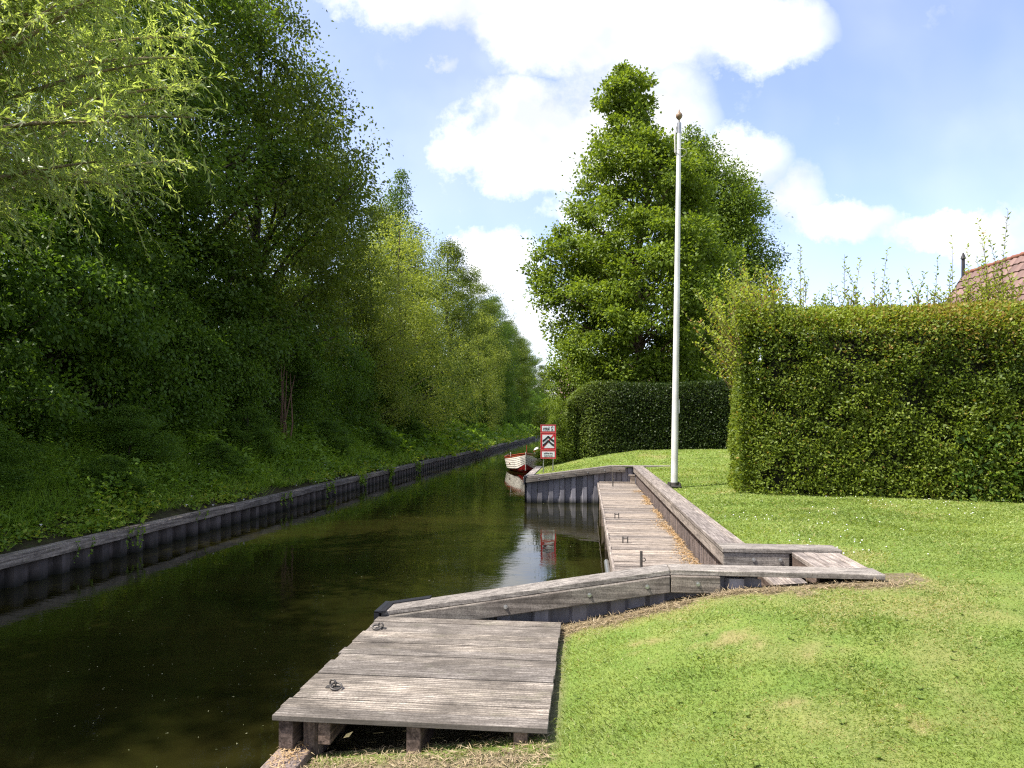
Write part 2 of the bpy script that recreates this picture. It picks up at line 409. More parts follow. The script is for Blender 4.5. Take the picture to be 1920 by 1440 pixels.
# ------------------------------------------------------------------ corrugated piling along a line
def corrugated(mb, p0, p1, nrm, zb, ztop, period=.5, depth=.07, rng=None):
    p0 = Vector((*p0, 0)); p1 = Vector((*p1, 0)); d = p1-p0; Ln = d.length; d.normalize(); n = Vector((*nrm, 0))
    prof = [(0, 0), (.36, 0), (.46, 1), (.90, 1), (1.0, 0)]
    s = 0; pts = []
    while s < Ln:
        for a, o in prof[:-1]:
            q = s + a*period
            if q <= Ln: pts.append((q, o))
        s += period
    pts.append((Ln, 0))
    for (a, oa), (b, ob) in zip(pts[:-1], pts[1:]):
        pa = p0 + d*a - n*depth*oa; pb = p0 + d*b - n*depth*ob
        mb.add([(pa.x, pa.y, zb), (pb.x, pb.y, zb), (pb.x, pb.y, ztop(b)), (pa.x, pa.y, ztop(a))], [(0, 1, 2, 3)], 0, random.random())

# ------------------------------------------------------------------ left bank wall
random.seed(3)
root = thing('bank_wall', 'long dark sheet piled wall with timber cap below the wooded bank', 'quay wall', (-8.4, 20, 0))
mb = MB(); corrugated(mb, (-8.36, -12), (-8.36, 110), (1, 0), -.9, lambda s: .33, .46, .12)
mb.add([(-8.36, 110, -.9), (-8.36, 400, -.9), (-8.36, 400, .33), (-8.36, 110, .33)], [(0, 1, 2, 3)])
mb.build('sheet_piling', M['pile_left'], root)
mb = MB(); y = -12.0
while y < 400:
    L = random.uniform(3.6, 4.6) if y < 110 else 20
    dz = random.uniform(-.012, .012); dx = random.uniform(-.012, .012)
    mb.box(-8.58+dx, -8.31+dx, y+.004, y+L-.004, .315+dz, .475+dz, 0, random.random()); y += L
mb.build('cap_beam', M['leftcap'], root, .012)

# ------------------------------------------------------------------ wing walls (near and far end of the basin)
def wing_wall(y0, y1, label, zt, zb, xe, side):
    root = thing('wing_wall', label, 'retaining wall', (0, (y0+y1)/2, 0), 'timber capped wing walls of the mooring basin')
    xt = -1.87; xb = .72
    cz = lambda x: zt+(zb-zt)*(x-xt)/(xb-xt) if x < xb else zb
    th = .045
    def slab(mb, xa, xc, ya, yb, off, h, t):
        mb.hexa([(xa, ya, cz(xa)-off-h), (xc, ya, cz(xc)-off-h), (xc, yb, cz(xc)-off-h), (xa, yb, cz(xa)-off-h),
                 (xa, ya, cz(xa)-off), (xc, ya, cz(xc)-off), (xc, yb, cz(xc)-off), (xa, yb, cz(xa)-off)], 0, t)
    mb = MB(); slab(mb, xt, xb-.003, y0, y1, 0, th, .45); slab(mb, xb+.003, xe, y0, y1, 0, th, .75)
    mb.build('cap_rail', M['capx'], root, .006)
    faces = [(y0-.035, y0+.03)] + [(y1-.03, y1+.035)]
    xf = 1.14
    for k, (fa, fb) in enumerate(faces):
        mb = MB(); slab(mb, xt+.01, xb-.004, fa, fb, th+.002, .145, .3); slab(mb, xb+.004, xf if k == 0 else .5 if side == 'near' else xf, fa, fb, th+.002, .145, .7) if not (k == 1 and side == 'near') else None
        mb.build('fascia_beam', M['fascx'], root, .008)
    mb = MB(); corrugated(mb, (xt+.04, y0+.05), (1.5, y0+.05), (0, -1), -.9, lambda s: cz(xt+.04+s)-th-.03, .34, .06)
    mb.add([(xt+.03, y0+.05, -.9), (xt+.03, y1-.05, -.9), (xt+.03, y1-.05, cz(xt)-th), (xt+.03, y0+.05, cz(xt)-th)], [(0, 1, 2, 3)])
    corrugated(mb, (xt+.04, y1-.05), (1.5, y1-.05), (0, 1), -.9, lambda s: cz(xt+.04+s)-th-.03, .34, .06)
    mb.build('sheet_piling', M['pile_grey'], root)
    # black end cap folded over the outer tip
    mb = MB(); e = .012
    z = cz(xt)
    mb.box(xt-.05, xt-.006, y0-.05, y1+.05, z-.24, z+e)
    mb.add([(xt-.05, y0-.05, z+e+.001), (xt+.03, y0-.05, z+e+.001), (xt+.03, y0-.05, z+.002), (xt-.05, y0-.05, z+.002)], [(0, 1, 2, 3)])
    slab(mb, xt-.006, xt+.40, y1-.045, y1+.05, -e, e-.001, .5)
    slab(mb, xt-.006, xt+.05, y0-.04, y1-.045, -e, e-.001, .5)
    mb.build('end_cap', M['black'], root)
    for i, x in enumerate((-1.45, -.72, .02, .52, .95)):
        if side == 'near' and i == 0: continue
        bm_ = MB(); zc = cz(x)-th-.065
        bm_.tube([(x, y0-.035, zc), (x, y0-.062, zc)], .011, 8); bm_.tube([(x, y0-.041, zc), (x, y0-.034, zc)], .02, 8)
        bm_.build('bolt', M['steel'], root)
    if side == 'far':
        for i, x in enumerate((-1.15, -.35)):
            bm_ = MB(); zc = cz(x)-th-.065
            bm_.tube([(x, y0-.035, zc), (x, y0-.062, zc)], .012, 8); bm_.build('bolt', M['steel'], root)
    return root
wing_wall(WN0, WN1, 'weathered sloping timber wall right behind the ribbed jetty', .69, 1.13, 2.50, 'near')
wing_wall(WF0, WF1, 'dark sloping sheet piled wall at the far end of the boardwalk', .80, 1.15, 2.95, 'far')

# ------------------------------------------------------------------ long retaining wall beside the walkway
root = thing('retaining_wall', 'long straight retaining wall of brown planks with broad timber cap beside the flagpole', 'retaining wall', (1.5, 14, 0))
mb = MB(); y = 7.40; k = 0
for (a, b) in ((7.40, 10.3), (10.3, 13.7), (13.7, 17.2), (17.2, WF0-.045)):
    mb.box(RW0, RW1-.10, a+.003, b-.003, 1.10, 1.145, 0, .3+.15*(k % 3)); mb.box(RW1-.096, RW1, a+.003, b-.003, 1.098, 1.142, 0, .75-.2*(k % 3)); k += 1
mb.build('cap_rail', M['capy'], root, .006)
mb = MB(); mb.box(RW0, 2.52, 7.10, 7.395, 1.10, 1.146, 0, .7); mb.build('return_cap', M['capx'], root, .006)
mb = MB(); mb.box(RW0+.012, RW0+.075, 7.17, WF0-.05, .965, 1.098, 0, .8); mb.build('fascia_beam', M['capy'], root, .006)
mb = MB(); mb.box(RW0+.015, 2.02, 7.112, 7.168, .945, 1.098, 0, .6); mb.build('return_beam', M['capx'], root, .008)
for x in (1.67, 1.93):
    b = MB(); b.tube([(x, 7.112, 1.03), (x, 7.09, 1.03)], .012, 8); b.tube([(x, 7.113, 1.03), (x, 7.104, 1.03)], .021, 8); b.build('bolt', M['steel'], root)
mb = MB(); corrugated(mb, (1.445, 7.2), (1.445, WF0-.03), (-1, 0), .2, lambda s: 1.095, .145, .035); mb.build('plank_wall', M['plank'], root)
mb = MB(); corrugated(mb, (1.45, 7.22), (2.45, 7.22), (0, -1), .2, lambda s: 1.09, .2, .03); mb.build('plank_wall', M['plank'], root)

# ------------------------------------------------------------------ boardwalk in the basin
random.seed(8)
root = thing('boardwalk', 'long low boardwalk of grey cross planks along the mooring basin', 'boardwalk', (.85, 13, .3))
mb = MB(); y = 6.42
while y < WF0-.06:
    wd = .142; a = random.uniform(-.006, .006); b = random.uniform(-.006, .006); e = random.uniform(-.012, .01)
    gap = random.choice((.004, .006, .010, .016))
    z0 = .60; z1 = .64
    mb.hexa([(.345+e, y, z0+a), (1.41, y, z0+b), (1.41, y+wd-gap, z0+b), (.345+e, y+wd-gap, z0+a), (.345+e, y, z1+a), (1.41, y, z1+b), (1.41, y+wd-gap, z1+b), (.345+e, y+wd-gap, z1+a)], 0, random.random())
    y += wd
mb.build('decking', M['walk'], root)
mb = MB(); mb.box(.305, .342, 6.42, WF0-.05, .49, .642, 0, .9); mb.build('edge_board', M['capy'], root, .006)
mb = MB(); mb.box(.41, .50, 6.42, WF0-.05, .44, .598); mb.box(1.28, 1.37, 6.42, WF0-.05, .44, .598); mb.build('joist', M['joist'], root)
for y in (7.2, 10.2, 13.2, 16.2, 19.2):
    mb = MB(); mb.tube([(.40, y, -.9), (.40, y, .48)], .065, 10); mb.build('post', M['post'], root)
mb = MB(); mb.tube([(.275, 6.5, .40), (.27, 8.2, .46), (.262, 9.4, .52)], .035, 10); mb.build('fender_pipe', M['steel'], root)
mb = MB(); mb.box(.36, 1.40, WF0-.20, WF0-.05, .642, .672, 0, .7); mb.box(1.27, 1.40, WF0-.30, WF0-.21, .642, .86, 0, .9); mb.box(1.22, 1.40, WF0-.31, WF0-.20, .862, .90, 0, .9)
mb.build('end_kerb', M['walk'], root)
for (x, y) in ((.55, 12.85), (.56, 10.2)):      # twin strap brackets
    mb = MB()
    for dx in (-.035, .035):
        mb.box(x+dx-.009, x+dx+.009, y-.012, y+.012, .64, .74)
    mb.tube([(x-.04, y, .715), (x+.04, y, .715)], .008, 8)
    mb.build('mooring_bracket', M['iron'], root)
for (x, y, h) in ((.66, 8.5, .20), (.72, 19.4, .40)):
    mb = MB(); mb.tube([(x, y, .63), (x, y, .64+h)], .017, 10)
    p = mb.build('mooring_pin', M['iron'], root)
    mb = MB(); mb.ring((x+.028, y-.02, .64+h*.5), .022, .006, (.2, 1, .15)); mb.build('ring', M['iron'], p)

# ------------------------------------------------------------------ entrance steps
root = thing('entrance_steps', 'plank landing and step leading from the lawn down to the boardwalk', 'steps', (2.2, 6.7, 1.0))
mb = MB(); random.seed(5)
for k in range(4):
    x = 2.035+k*.115; mb.box(x, x+.11, 6.34, 7.09, 1.075, 1.118+.002*(k % 2), 0, random.random())
mb.build('landing', M['capy'], root, .004)
mb = MB()
for k in range(3):
    x = 1.70+k*.108; mb.box(x, x+.102, 6.34, 7.09, .90, .94, 0, random.random())
mb.build('step', M['capy'], root, .004)
mb = MB(); mb.box(2.036, 2.06, 6.345, 7.08, .945, 1.073); mb.box(1.70, 1.72, 6.345, 7.08, .66, .898); mb.build('riser', M['joist'], root)

# ------------------------------------------------------------------ jetty in the foreground
root = thing('jetty', 'square ribbed plank jetty with two mooring rings in the foreground', 'jetty', (-1.0, 4.9, .4))
JX0, JX1, JY0, JY1 = -1.86, -.225, 3.87, 5.965
random.seed(12)
mb = MB(); n = 15; wd = (JY1-JY0)/n
for k in range(n):
    a = JY0+k*wd; e0 = random.uniform(-.014, .014); e1 = random.uniform(-.006, .006); dz = random.uniform(-.003, .003)
    mb.box(JX0+e0, JX1+e1, a+.0035, a+wd-.0035, .638+dz, .670+dz, 0, random.random())
mb.build('decking', M['deck'], root, .003)
for x0, x1, z0 in ((-1.83, -1.74, .46), (-1.585, -1.51, .50), (-1.05, -.965, .44), (-.42, -.34, .55)):
    mb = MB(); mb.box(x0, x1, JY0+.025, JY1-.02, z0, .634, 0, random.random()); mb.build('joist', M['joist'], root, .005)
for (x, y) in ((-1.665, 4.02), (-1.665, 5.7)):
    mb = MB(); mb.tube([(x, y, -.8), (x, y, .634)], .062, 12); mb.build('post', M['post'], root)
for (x, y, hinge) in ((-1.66, 4.33, 0), (-1.735, 5.62, 1)):
    e = MB(); e.ring((x, y, .697), .023, .0065, (.3, 1, 0), 16, 8); e.box(x-.045, x+.045, y-.02, y+.02, .670, .676)
    eo = e.build('mooring_eye', M['iron'], root)
    r = MB(); r.ring((x+.030 if not hinge else x-.026, y-.025, .688), .036, .0065, (.12, -.25, 1), 20, 8); r.build('ring', M['iron'], eo)

# ------------------------------------------------------------------ bank edging beams
root = thing('bank_edging', 'worn timber edging beam of the near bank below the jetty corner', 'bank edging', (-1.75, 1, .3), 'timber edging beams of the garden bank')
mb = MB(); mb.box(-1.85, -1.64, -8, 1.5, .335, .452, 0, .4); mb.box(-1.848, -1.642, 1.508, 4.6, .333, .45, 0, .6); mb.build('cap_beam', M['beam'], root, .01)
mb = MB(); corrugated(mb, (-1.80, -8), (-1.80, 6.1), (-1, 0), -.9, lambda s: .34, .5, .07); mb.build('sheet_piling', M['pile_left'], root)
root = thing('bank_edging', 'pale timber edging beam along the far bank under the red sign', 'bank edging', (-1.85, 40, .4), 'timber edging beams of the garden bank')
mb = MB(); y = WF1+.05
while y < 120:
    mb.box(-1.97, -1.72, y+.004, y+3.9, .64, .76, 0, random.random()); y += 3.904
mb.build('cap_beam', M['palebeam'], root, .01)
mb = MB(); corrugated(mb, (-1.92, WF1), (-1.92, 120), (-1, 0), -.9, lambda s: .65, .34, .06); mb.build('sheet_piling', M['pile_grey'], root)

# ------------------------------------------------------------------ flagpole
PX, PY = 1.79, 14.4; PZ = float(lawn_z(PX, PY))
root = thing('flagpole', 'tall white bare flagpole with brown knob on the lawn edge', 'flagpole', (PX, PY, PZ))
top = 8.62; lean = Vector((.10, 0, top-PZ))
def pt(z): return Vector((PX, PY, 0)) + Vector((lean.x*(z-PZ)/(top-PZ), 0, z))
mb = MB(); zs = [PZ+.10, PZ+1.2, 3, 5, 7, top-.22]; mb.tube([pt(z) for z in zs], [.072, .070, .066, .058, .049, .043], 24); mb.build('pole', M['pole'], root)
mb = MB(); mb.tube([pt(top-.22), pt(top)], .045, 20); mb.build('top_collar', M['steel'], root)
mb = MB(); p = pt(top); mb.lathe(p, [(.001, -.01), (.012, 0), (.012, .06), (.03, .075), (.062, .115), (.07, .15), (.055, .19), (.03, .215), (.016, .24), (.012, .27), (.001, .285)], 16); mb.build('finial', M['brass'], root)
mb = MB(); q = pt(top-.62); mb.ring(q+Vector((.045, -.01, 0)), .115, .008, (.1, .35, 1), 22, 6); mb.build('halyard_ring', M['rope'], root)
mb = MB(); mb.tube([pt(top-.08)+Vector((-.06, -.02, 0)), pt(top-.3)+Vector((-.085, -.02, 0)), q+Vector((-.075, -.02, 0))], .014, 6); mb.build('halyard', M['rope'], root)
mb = MB(); q = pt(2.75); mb.box(q.x+.066, q.x+.085, q.y-.02, q.y+.02, 2.62, 2.90); mb.build('cleat', M['pole'], root)
mb = MB()
mb.box(PX-.13, PX+.13, PY-.13, PY+.13, PZ+.03, PZ+.055)
for sx in (-1, 1):
    for sy in (-1, 1): mb.tube([(PX+sx*.105, PY+sy*.105, PZ-.05), (PX+sx*.105, PY+sy*.105, PZ+.12)], .016, 8); mb.tube([(PX+sx*.105, PY+sy*.105, PZ+.055), (PX+sx*.105, PY+sy*.105, PZ+.085)], .026, 6)
mb.tube([(PX, PY, PZ+.05), (PX, PY, PZ+.12)], .082, 20)
mb.build('base_plate', M['iron'], root)

# ------------------------------------------------------------------ red waterway sign (seen with mirrored writing, as in the photograph)
sx_, sy_ = cam2w(.0531*22.9, 22.9); SZ = float(lawn_z(sx_, sy_))
root = thing('waterway_sign', 'red bordered white waterway sign on two posts at the canal edge', 'sign', (sx_, sy_, SZ), rz=YAW)
PW = .52; Z0 = 1.24-SZ; panels = [(Z0, .285, 'low'), (Z0+.292, .57, 'mid'), (Z0+.869, .275, 'top')]
def text_mesh(body, size):
    cu = bpy.data.curves.new('lettering', 'FONT'); cu.body = body; cu.size = size; cu.align_x = 'CENTER'; cu.align_y = 'CENTER'; cu.extrude = .0012; cu.resolution_u = 4; cu.offset = size*.018
    o = bpy.data.objects.new('lettering', cu); C.objects.link(o)
    dg = bpy.context.evaluated_depsgraph_get(); me = bpy.data.meshes.new_from_object(o.evaluated_get(dg))
    bpy.data.objects.remove(o); bpy.data.curves.remove(cu); return me
def lettering(body, size, zc, parent, xs=1.0):
    me = text_mesh(body, size)
    for v in me.vertices:
        x, y, z = v.co; v.co = (-x*xs, -.016-z, y+zc)
    me.flip_normals(); me.materials.clear(); me.materials.append(M['inkblack']); me.update()
    return link('lettering', me, parent, True)
for z, h, kind in panels:
    mb = MB(); b = .048 if kind != 'mid' else .062
    mb.box(-PW/2, PW/2, -.008, .012, z, z+h); po = mb.build('panel', M['red'], root, .002, True)
    mb = MB(); mb.box(-PW/2+b, PW/2-b, -.012, -.004, z+b, z+h-b); mb.build('white_field', M['white'], po, 0, True)
    mb = MB(); t = .009
    for (xa, xb, za, zb) in ((-PW/2, PW/2, z, z+t), (-PW/2, PW/2, z+h-t, z+h), (-PW/2, -PW/2+t, z+t, z+h-t), (PW/2-t, PW/2, z+t, z+h-t)):
        mb.box(xa, xb, -.014, -.0075, za, zb)
    mb.build('rim', plain('pale_red_rim', (.62, .16, .16), .5) if kind == 'low' else bpy.data.materials['pale_red_rim'], po, 0, True)
    if kind == 'top': lettering('2 km', .185, z+h/2, po, .92)
    if kind == 'low':
        lettering('geen golfslag', .066, z+h/2+.042, po, .86); lettering('veroorzaken', .066, z+h/2-.045, po, .86)
    if kind == 'mid':
        for zc in (z+.355, z+.215):      # two wave crests
            mb = MB(); n = 16; w2 = .19; prev = None
            up, lo = [], []
            for i in range(n+1):
                x = -w2+2*w2*i/n; c = .075*math.exp(-(x/.085)**2) + .02*math.cos(x*9) - .02 + (-.045)*abs(x)/w2
                wd = .046
                up.append((x, c+zc+wd)); lo.append((x, c+zc-wd*.75))
            for i in range(n):
                mb.hexa([(lo[i][0], -.018, lo[i][1]), (lo[i+1][0], -.018, lo[i+1][1]), (lo[i+1][0], -.011, lo[i+1][1]), (lo[i][0], -.011, lo[i][1]),
                         (up[i][0], -.018, up[i][1]), (up[i+1][0], -.018, up[i+1][1]), (up[i+1][0], -.011, up[i+1][1]), (up[i][0], -.011, up[i][1])])
            mb.build('wave_symbol', M['inkblack'], po, 0, True)
        mb = MB(); a = Vector((-PW/2+b-.004, 0, z+b-.004)); c = Vector((PW/2-b+.004, 0, z+h-b+.004)); nn = Vector((-(c-a).z, 0, (c-a).x)).normalized()*.026
        mb.hexa([(p.x, yy, p.z) for yy, ps in ((-.0148, (a-nn, c-nn, c+nn, a+nn)), (-.0122, (a-nn, c-nn, c+nn, a+nn))) for p in ps]); mb.build('diagonal_bar', M['red'], po, 0, True)
for x in (-.16, .16):
    mb = MB(); mb.tube([(x, .035, -.4), (x, .035, Z0+1.10)], .022, 10); mb.build('post', M['steel'], root, 0, True)

# ------------------------------------------------------------------ boats
def boat(loc, rz, label, cover=False, Ln=4.6, beam=1.95, group='open boats moored along the right bank'):
    root = thing('rowing_boat', label, 'boat', loc, group, rz)
    ns = 22
    def station(i):                   # s=0 bow (at -y), s=1 stern
        s = i/ns
        half = beam/2*(1-(1-min(1, s/.62))**2.3)**.75*(1-.28*max(0, (s-.62)/.38)**1.6)
        sheer = .62+.36*(1-s)**2.4+.10*s**3
        keel = -.18+.36*max(0, 1-s/.13)**2
        rake = -.10*max(0, 1-s/.1)
        return s*Ln, half, sheer, keel
    nstr = 8
    def pnt(i, a, out=0.0):           # a 0 keel .. 1 gunwale
        y, hf, sh, kl = station(i)
        wv = .86*min(1, a/.34)**.55 + .14*max(0, (a-.34)/.66)**.8
        z = kl+(sh-kl)*a
        return Vector((hf*wv+out, y - .16*a*(1-min(1, y/1.2)), z))
    def strip(mb, a0, a1, side, lap=.016):
        for i in range(ns):
            q = []
            for (ii, aa, oo) in ((i, a0, lap), (i+1, a0, lap), (i+1, a1, 0), (i, a1, 0)):
                p = pnt(ii, aa, oo if ii > 0 else oo*.3); q.append((side*p.x, p.y, p.z))
            ul = []
            for (ii, oo) in ((i, lap), (i+1, lap), (i+1, 0), (i, 0)):
                p = pnt(ii, a0, oo if ii > 0 else oo*.3); ul.append((side*p.x, p.y, p.z))
            mb.add(q, [(0, 1, 2, 3)]); mb.add(ul, [(3, 2, 1, 0)])
    red, wh, top = MB(), MB(), MB()
    edges = [0, .2, .36, .46, .56, .655, .75, .83, .90, 1.0]
    for side in (-1, 1):
        for k in range(len(edges)-1):
            (red if k < 2 else top if k == len(edges)-2 else wh).__class__
            tgt = red if k < 2 else top if k == len(edges)-2 else wh
            strip(tgt, edges[k], edges[k+1], side)
    tr = MB(); i = ns; ring = [pnt(i, a) for a in edges]
    poly = [(p.x, p.y, p.z) for p in ring]+[(-p.x, p.y, p.z) for p in reversed(ring)]
    tr.add(poly, [tuple(range(len(poly)))])
    red.build('bottom', M['boatred'], root, 0, True); wh.build('hull', M['boatwhite'], root, 0, True)
    top.build('sheer_strake', M['mahog'], root, 0, True); tr.build('transom', M['mahog'], root, 0, True)
    gw = MB()
    for side in (-1, 1):
        gw.tube([(side*pnt(i, 1).x, pnt(i, 1).y, pnt(i, 1).z) for i in range(ns+1)], .024, 8)
    gw.build('gunwale', M['mahog'], root, 0, True)
    st = MB(); st.tube([(0, pnt(0, 0).y+.02, pnt(0, 0).z-.05), (0, pnt(0, .4).y-.02, pnt(0, .4).z), (0, pnt(0, .8).y-.03, pnt(0, .8).z), (0, pnt(0, 1).y-.03, pnt(0, 1).z+.06)], .026, 8); st.build('stem', M['boatwhite'], root, 0, True)
    fl = MB()
    for i in range(1, ns):
        a, b = pnt(i, .3), pnt(i+1, .3); fl.add([(-a.x, a.y, .12), (a.x, a.y, .12), (b.x, b.y, .12), (-b.x, b.y, .12)], [(0, 1, 2, 3)])
    fl.build('floor', M['tarmac'], root, 0, True)
    if not cover:
        for y, i in ((1.35, 7), (2.5, 12), (3.6, 17)):
            h = pnt(i, .8).x; t = MB(); t.box(-h+.02, h-.02, y-.12, y+.12, .42, .45); t.build('thwart', M['mahog'], root, 0, True)
        t = MB(); t.tube([(.08, .55, .5), (.08, .55, 1.36)], [.03, .018], 8); t.build('mooring_post', M['mahog'], root, 0, True)
        t = MB(); t.tube([(-.7, .9, .78), (-.71, .86, .98)], .02, 6); t.build('thole_pin', M['rope'], root, 0, True)
        t = MB(); t.tube([(.5, .8, .82), (.62, -.2, .74), (1.02, -1.3, .62)], .012, 6); t.build('mooring_line', M['rope'], root, 0, True)
    else:
        cb = MB(); prev = None
        for i in range(3, ns):
            for seg in range(6):
                def cv(ii, k):
                    p = pnt(ii, 1); th = math.pi*k/6; hgt = .34*math.sin(math.pi*min(1, (ii-3)/(ns-3.0)))**.5
                    return (p.x*math.cos(th), p.y, p.z+.02+hgt*math.sin(th))
                cb.add([cv(i, seg), cv(i, seg+1), cv(i+1, seg+1), cv(i+1, seg)], [(0, 1, 2, 3)], 0, .5, True)
        cb.build('cover', M['cover'], root, 0, True)
    return root
bx, by = cam2w(.020*33.3, 33.3)
boat((bx, by, 0), YAW+.03, 'open white clinker boat with red bottom and mahogany gunwale')
bx, by = cam2w(.062*39.5, 39.5)
boat((bx-.35, by, .05), YAW-.06, 'white boat under a pale cover half hidden behind the sign', True, 5.2, 1.9)

# ------------------------------------------------------------------ foliage generators
def crown_points(rng, env, ncl, lper, cr, flat=.6, inner=.35, cluster_bias=.55, lumps=.3, shrink_top=False):
    seedn = int(rng.integers(0, 999))
    zs = np.array([e[0] for e in env]); cx = np.array([e[1] for e in env]); rx = np.array([e[2] for e in env])
    ry = np.array([e[3] if len(e) > 3 else e[2] for e in env])
    zz = np.linspace(zs[0], zs[-1], 200); w = np.interp(zz, zs, rx)+.15; cdf = np.cumsum(w); cdf /= cdf[-1]
    z = np.interp(rng.random(ncl), cdf, zz); th = rng.random(ncl)*2*np.pi
    rho = inner+(1-inner)*rng.random(ncl)**cluster_bias
    rho *= 1-.22*rng.random(ncl)
    lump = lumps*(vnoise(th/(2*np.pi)*5.0+seedn*13.1, z/zs[-1]*6.5, seedn)-.5)*2
    rho *= 1+lump*(1-.7*np.clip((z/zs[-1]-.70)/.1, 0, 1)*shrink_top)
    R = np.interp(z, zs, rx); Ry = np.interp(z, zs, ry)
    cen = np.stack([np.interp(z, zs, cx)+R*rho*np.cos(th), Ry*rho*np.sin(th), z], 1)
    csz = cr*(.5+1.0*rng.random(ncl)**1.3)
    csz = np.minimum(csz, .35*cr+.45*R)
    idx = np.repeat(np.arange(ncl), lper); n = len(idx)
    csz = csz*(1-.30*np.clip((cen[:, 2]/zs[-1]-.76)/.1, 0, 1)) if shrink_top else csz
    u = unit(rng.normal(size=(n, 3))); rad = rng.random(n)**.42; far = rng.random(n) < .16; rad[far] *= 1.5
    off = u*rad[:, None]*csz[idx][:, None]; off[:, 2] *= flat
    pos = cen[idx]+off
    return cen, csz, idx, pos, u
def foliage(rng, env, ncl, lper, cr, L, W, droop=.25, flat=.6, inner=.35, jit=.9, bias=.55, lumps=.3, shrink_top=False):
    cen, csz, idx, pos, u = crown_points(rng, env, ncl, lper, cr, flat, inner, bias, lumps, shrink_top)
    n = len(pos)
    d = u + rng.normal(size=(n, 3))*jit*.6; d[:, 2] -= droop
    nr = rng.normal(size=(n, 3))*.75; nr[:, 2] += 1.0; nr += u*.5
    ct = rng.random(len(cen))
    tint = np.clip(.30*ct[idx]+.45*rng.random(n)+.02, 0, .74)
    Ls = L*(.6+.7*rng.random(n)); Ws = W*(.65+.6*rng.random(n))
    return cen, leaf_quads(pos, d, nr, Ls, Ws), tint
def trunk_mb(rng, env, cen, h0, H, r0, nl=40, lean=0.0, lr=.35, twigs=True, zlow=0.0):
    mb = MB(); zs = np.array([e[0] for e in env]); cx = np.array([e[1] for e in env])
    zz = np.linspace(-.3, H*.93, 12); ph = rng.random()*6
    ax = lambda z: np.array([np.interp(z, np.concatenate([[zlow], zs]), np.concatenate([[0], cx*.8]))+.12*math.sin(z*.5+ph)*min(1, z/3), .1*math.sin(z*.42+ph*2)*min(1, z/3), z])
    rr = [max(.025, r0*(1-z/H)**.85*(1.35 if z < .1 else 1)) for z in zz]
    mb.tube([ax(z) for z in zz], rr, 10)
    pick = rng.permutation(len(cen))[:nl]
    for k in pick:
        c = cen[k]; dist = math.hypot(c[0]-ax(c[2])[0], c[1]-ax(c[2])[1])
        z0 = max(h0*.8, c[2]-dist*(.35+.5*rng.random())); z0 = min(z0, H*.9)
        a = ax(z0); m = a*.5+c*.5; m[2] += dist*.06; m += rng.normal(size=3)*.12*dist*.3
        r = max(.018, min(lr*r0, .018*dist+.02))
        mb.tube([a, a*.7+m*.3, m, c*.75+m*.25, c], [r, r*.8, r*.6, r*.4, r*.2], 6, cap=False)
    return mb
def tree_meshes(name, seed, env, ncl, lper, cr, L, W, mat, bk, H, r0, h0, nl=40, thin=None, **kw):
    rng = np.random.default_rng(seed)
    cen, V, t = foliage(rng, env, ncl, lper, cr, L, W, **kw)
    if thin:
        drop = (cen[:, 2] > thin[0]) & (rng.random(len(cen)) < thin[1]); k = ~drop[np.repeat(np.arange(len(cen)), lper)]
        V, t, cen = V[k], t[k], cen[~drop]
    cm = quads_mesh('crown', V, t, mat)
    tb = trunk_mb(rng, env, cen, h0, H, r0, nl)
    o = tb.build('trunk', bk); tm = o.data; bpy.data.objects.remove(o)
    return tm, cm
def place_tree(name, meshes, x, y, z, label, cat='tree', group=None, rz=0.0, sc=(1, 1, 1), parts=('trunk', 'crown')):
    r = thing(name, label, cat, (x, y, z), group, rz); r.scale = sc
    for n, me in zip(parts, meshes): link(n, me, r, True)
    return r

# envelopes
def env_scale(rows, H, R): return [(t*H, c*R, r*R) for t, c, r in rows]
E_ROUND = [(.12, 0, .45), (.25, .0, .85), (.42, .05, 1.0), (.6, -.05, .92), (.78, .05, .68), (.9, 0, .38), (1.0, 0, .06)]
E_TALL = [(.10, 0, .55), (.22, .05, .9), (.4, -.05, 1.0), (.6, .08, .9), (.75, -.06, .75), (.88, .1, .5), (.96, .0, .25), (1.0, 0, .06)]
E_SPIRE = [(.08, 0, .7), (.2, 0, 1.0), (.4, .05, .95), (.6, -.05, .75), (.8, .05, .45), (1.0, 0, .06)]
E_BUSH = [(.0, 0, .75), (.2, 0, 1.0), (.45, .05, 1.0), (.7, -.05, .8), (.88, 0, .5), (1.0, 0, .12)]

ASH = [tree_meshes('ash', 101+k, env_scale(E_TALL, 20, 4.4), 300, 210, 1.12, .16, .085, M['ash'], M['bark_dark'], 20, .26, 3, 60, droop=.35, flat=.52) for k in range(2)]
MAP = [tree_meshes('maple', 131+k, env_scale(E_ROUND, 17, 4.6), 300, 210, 1.05, .135, .10, M['maple'], M['bark_dark'], 17, .24, 2, 50, droop=.3, flat=.48) for k in range(2)]
SPI = [tree_meshes('poplar', 151, env_scale(E_SPIRE, 20, 3.2), 230, 150, 1.0, .16, .11, M['ash'], M['bark_dark'], 20, .2, 2, 40, droop=.2, flat=.8)]
PAL = [tree_meshes('sallow', 171+k, env_scale(E_BUSH, 11, 3.4), 230, 170, .85, .15, .05, M['palew'], M['bark_dark'], 11, .16, 1, 30, droop=.2, flat=.9) for k in range(1)]
SHR = [tree_meshes('bush', 191+k, env_scale(E_BUSH, 5.2, 2.5), 165, 260, .52, .095, .065, M['shrub'], M['bark_dark'], 5.2, .07, .3, 30, droop=.35, flat=.62, inner=.22) for k in range(3)]
rr = random.Random(4)
def bz(x, y): return float(bank_z(np.array([x]), np.array([float(y)]))[0])-.15
GT = 'trees of the wooded left bank'; GS = 'shrubs at the foot of the left bank trees'
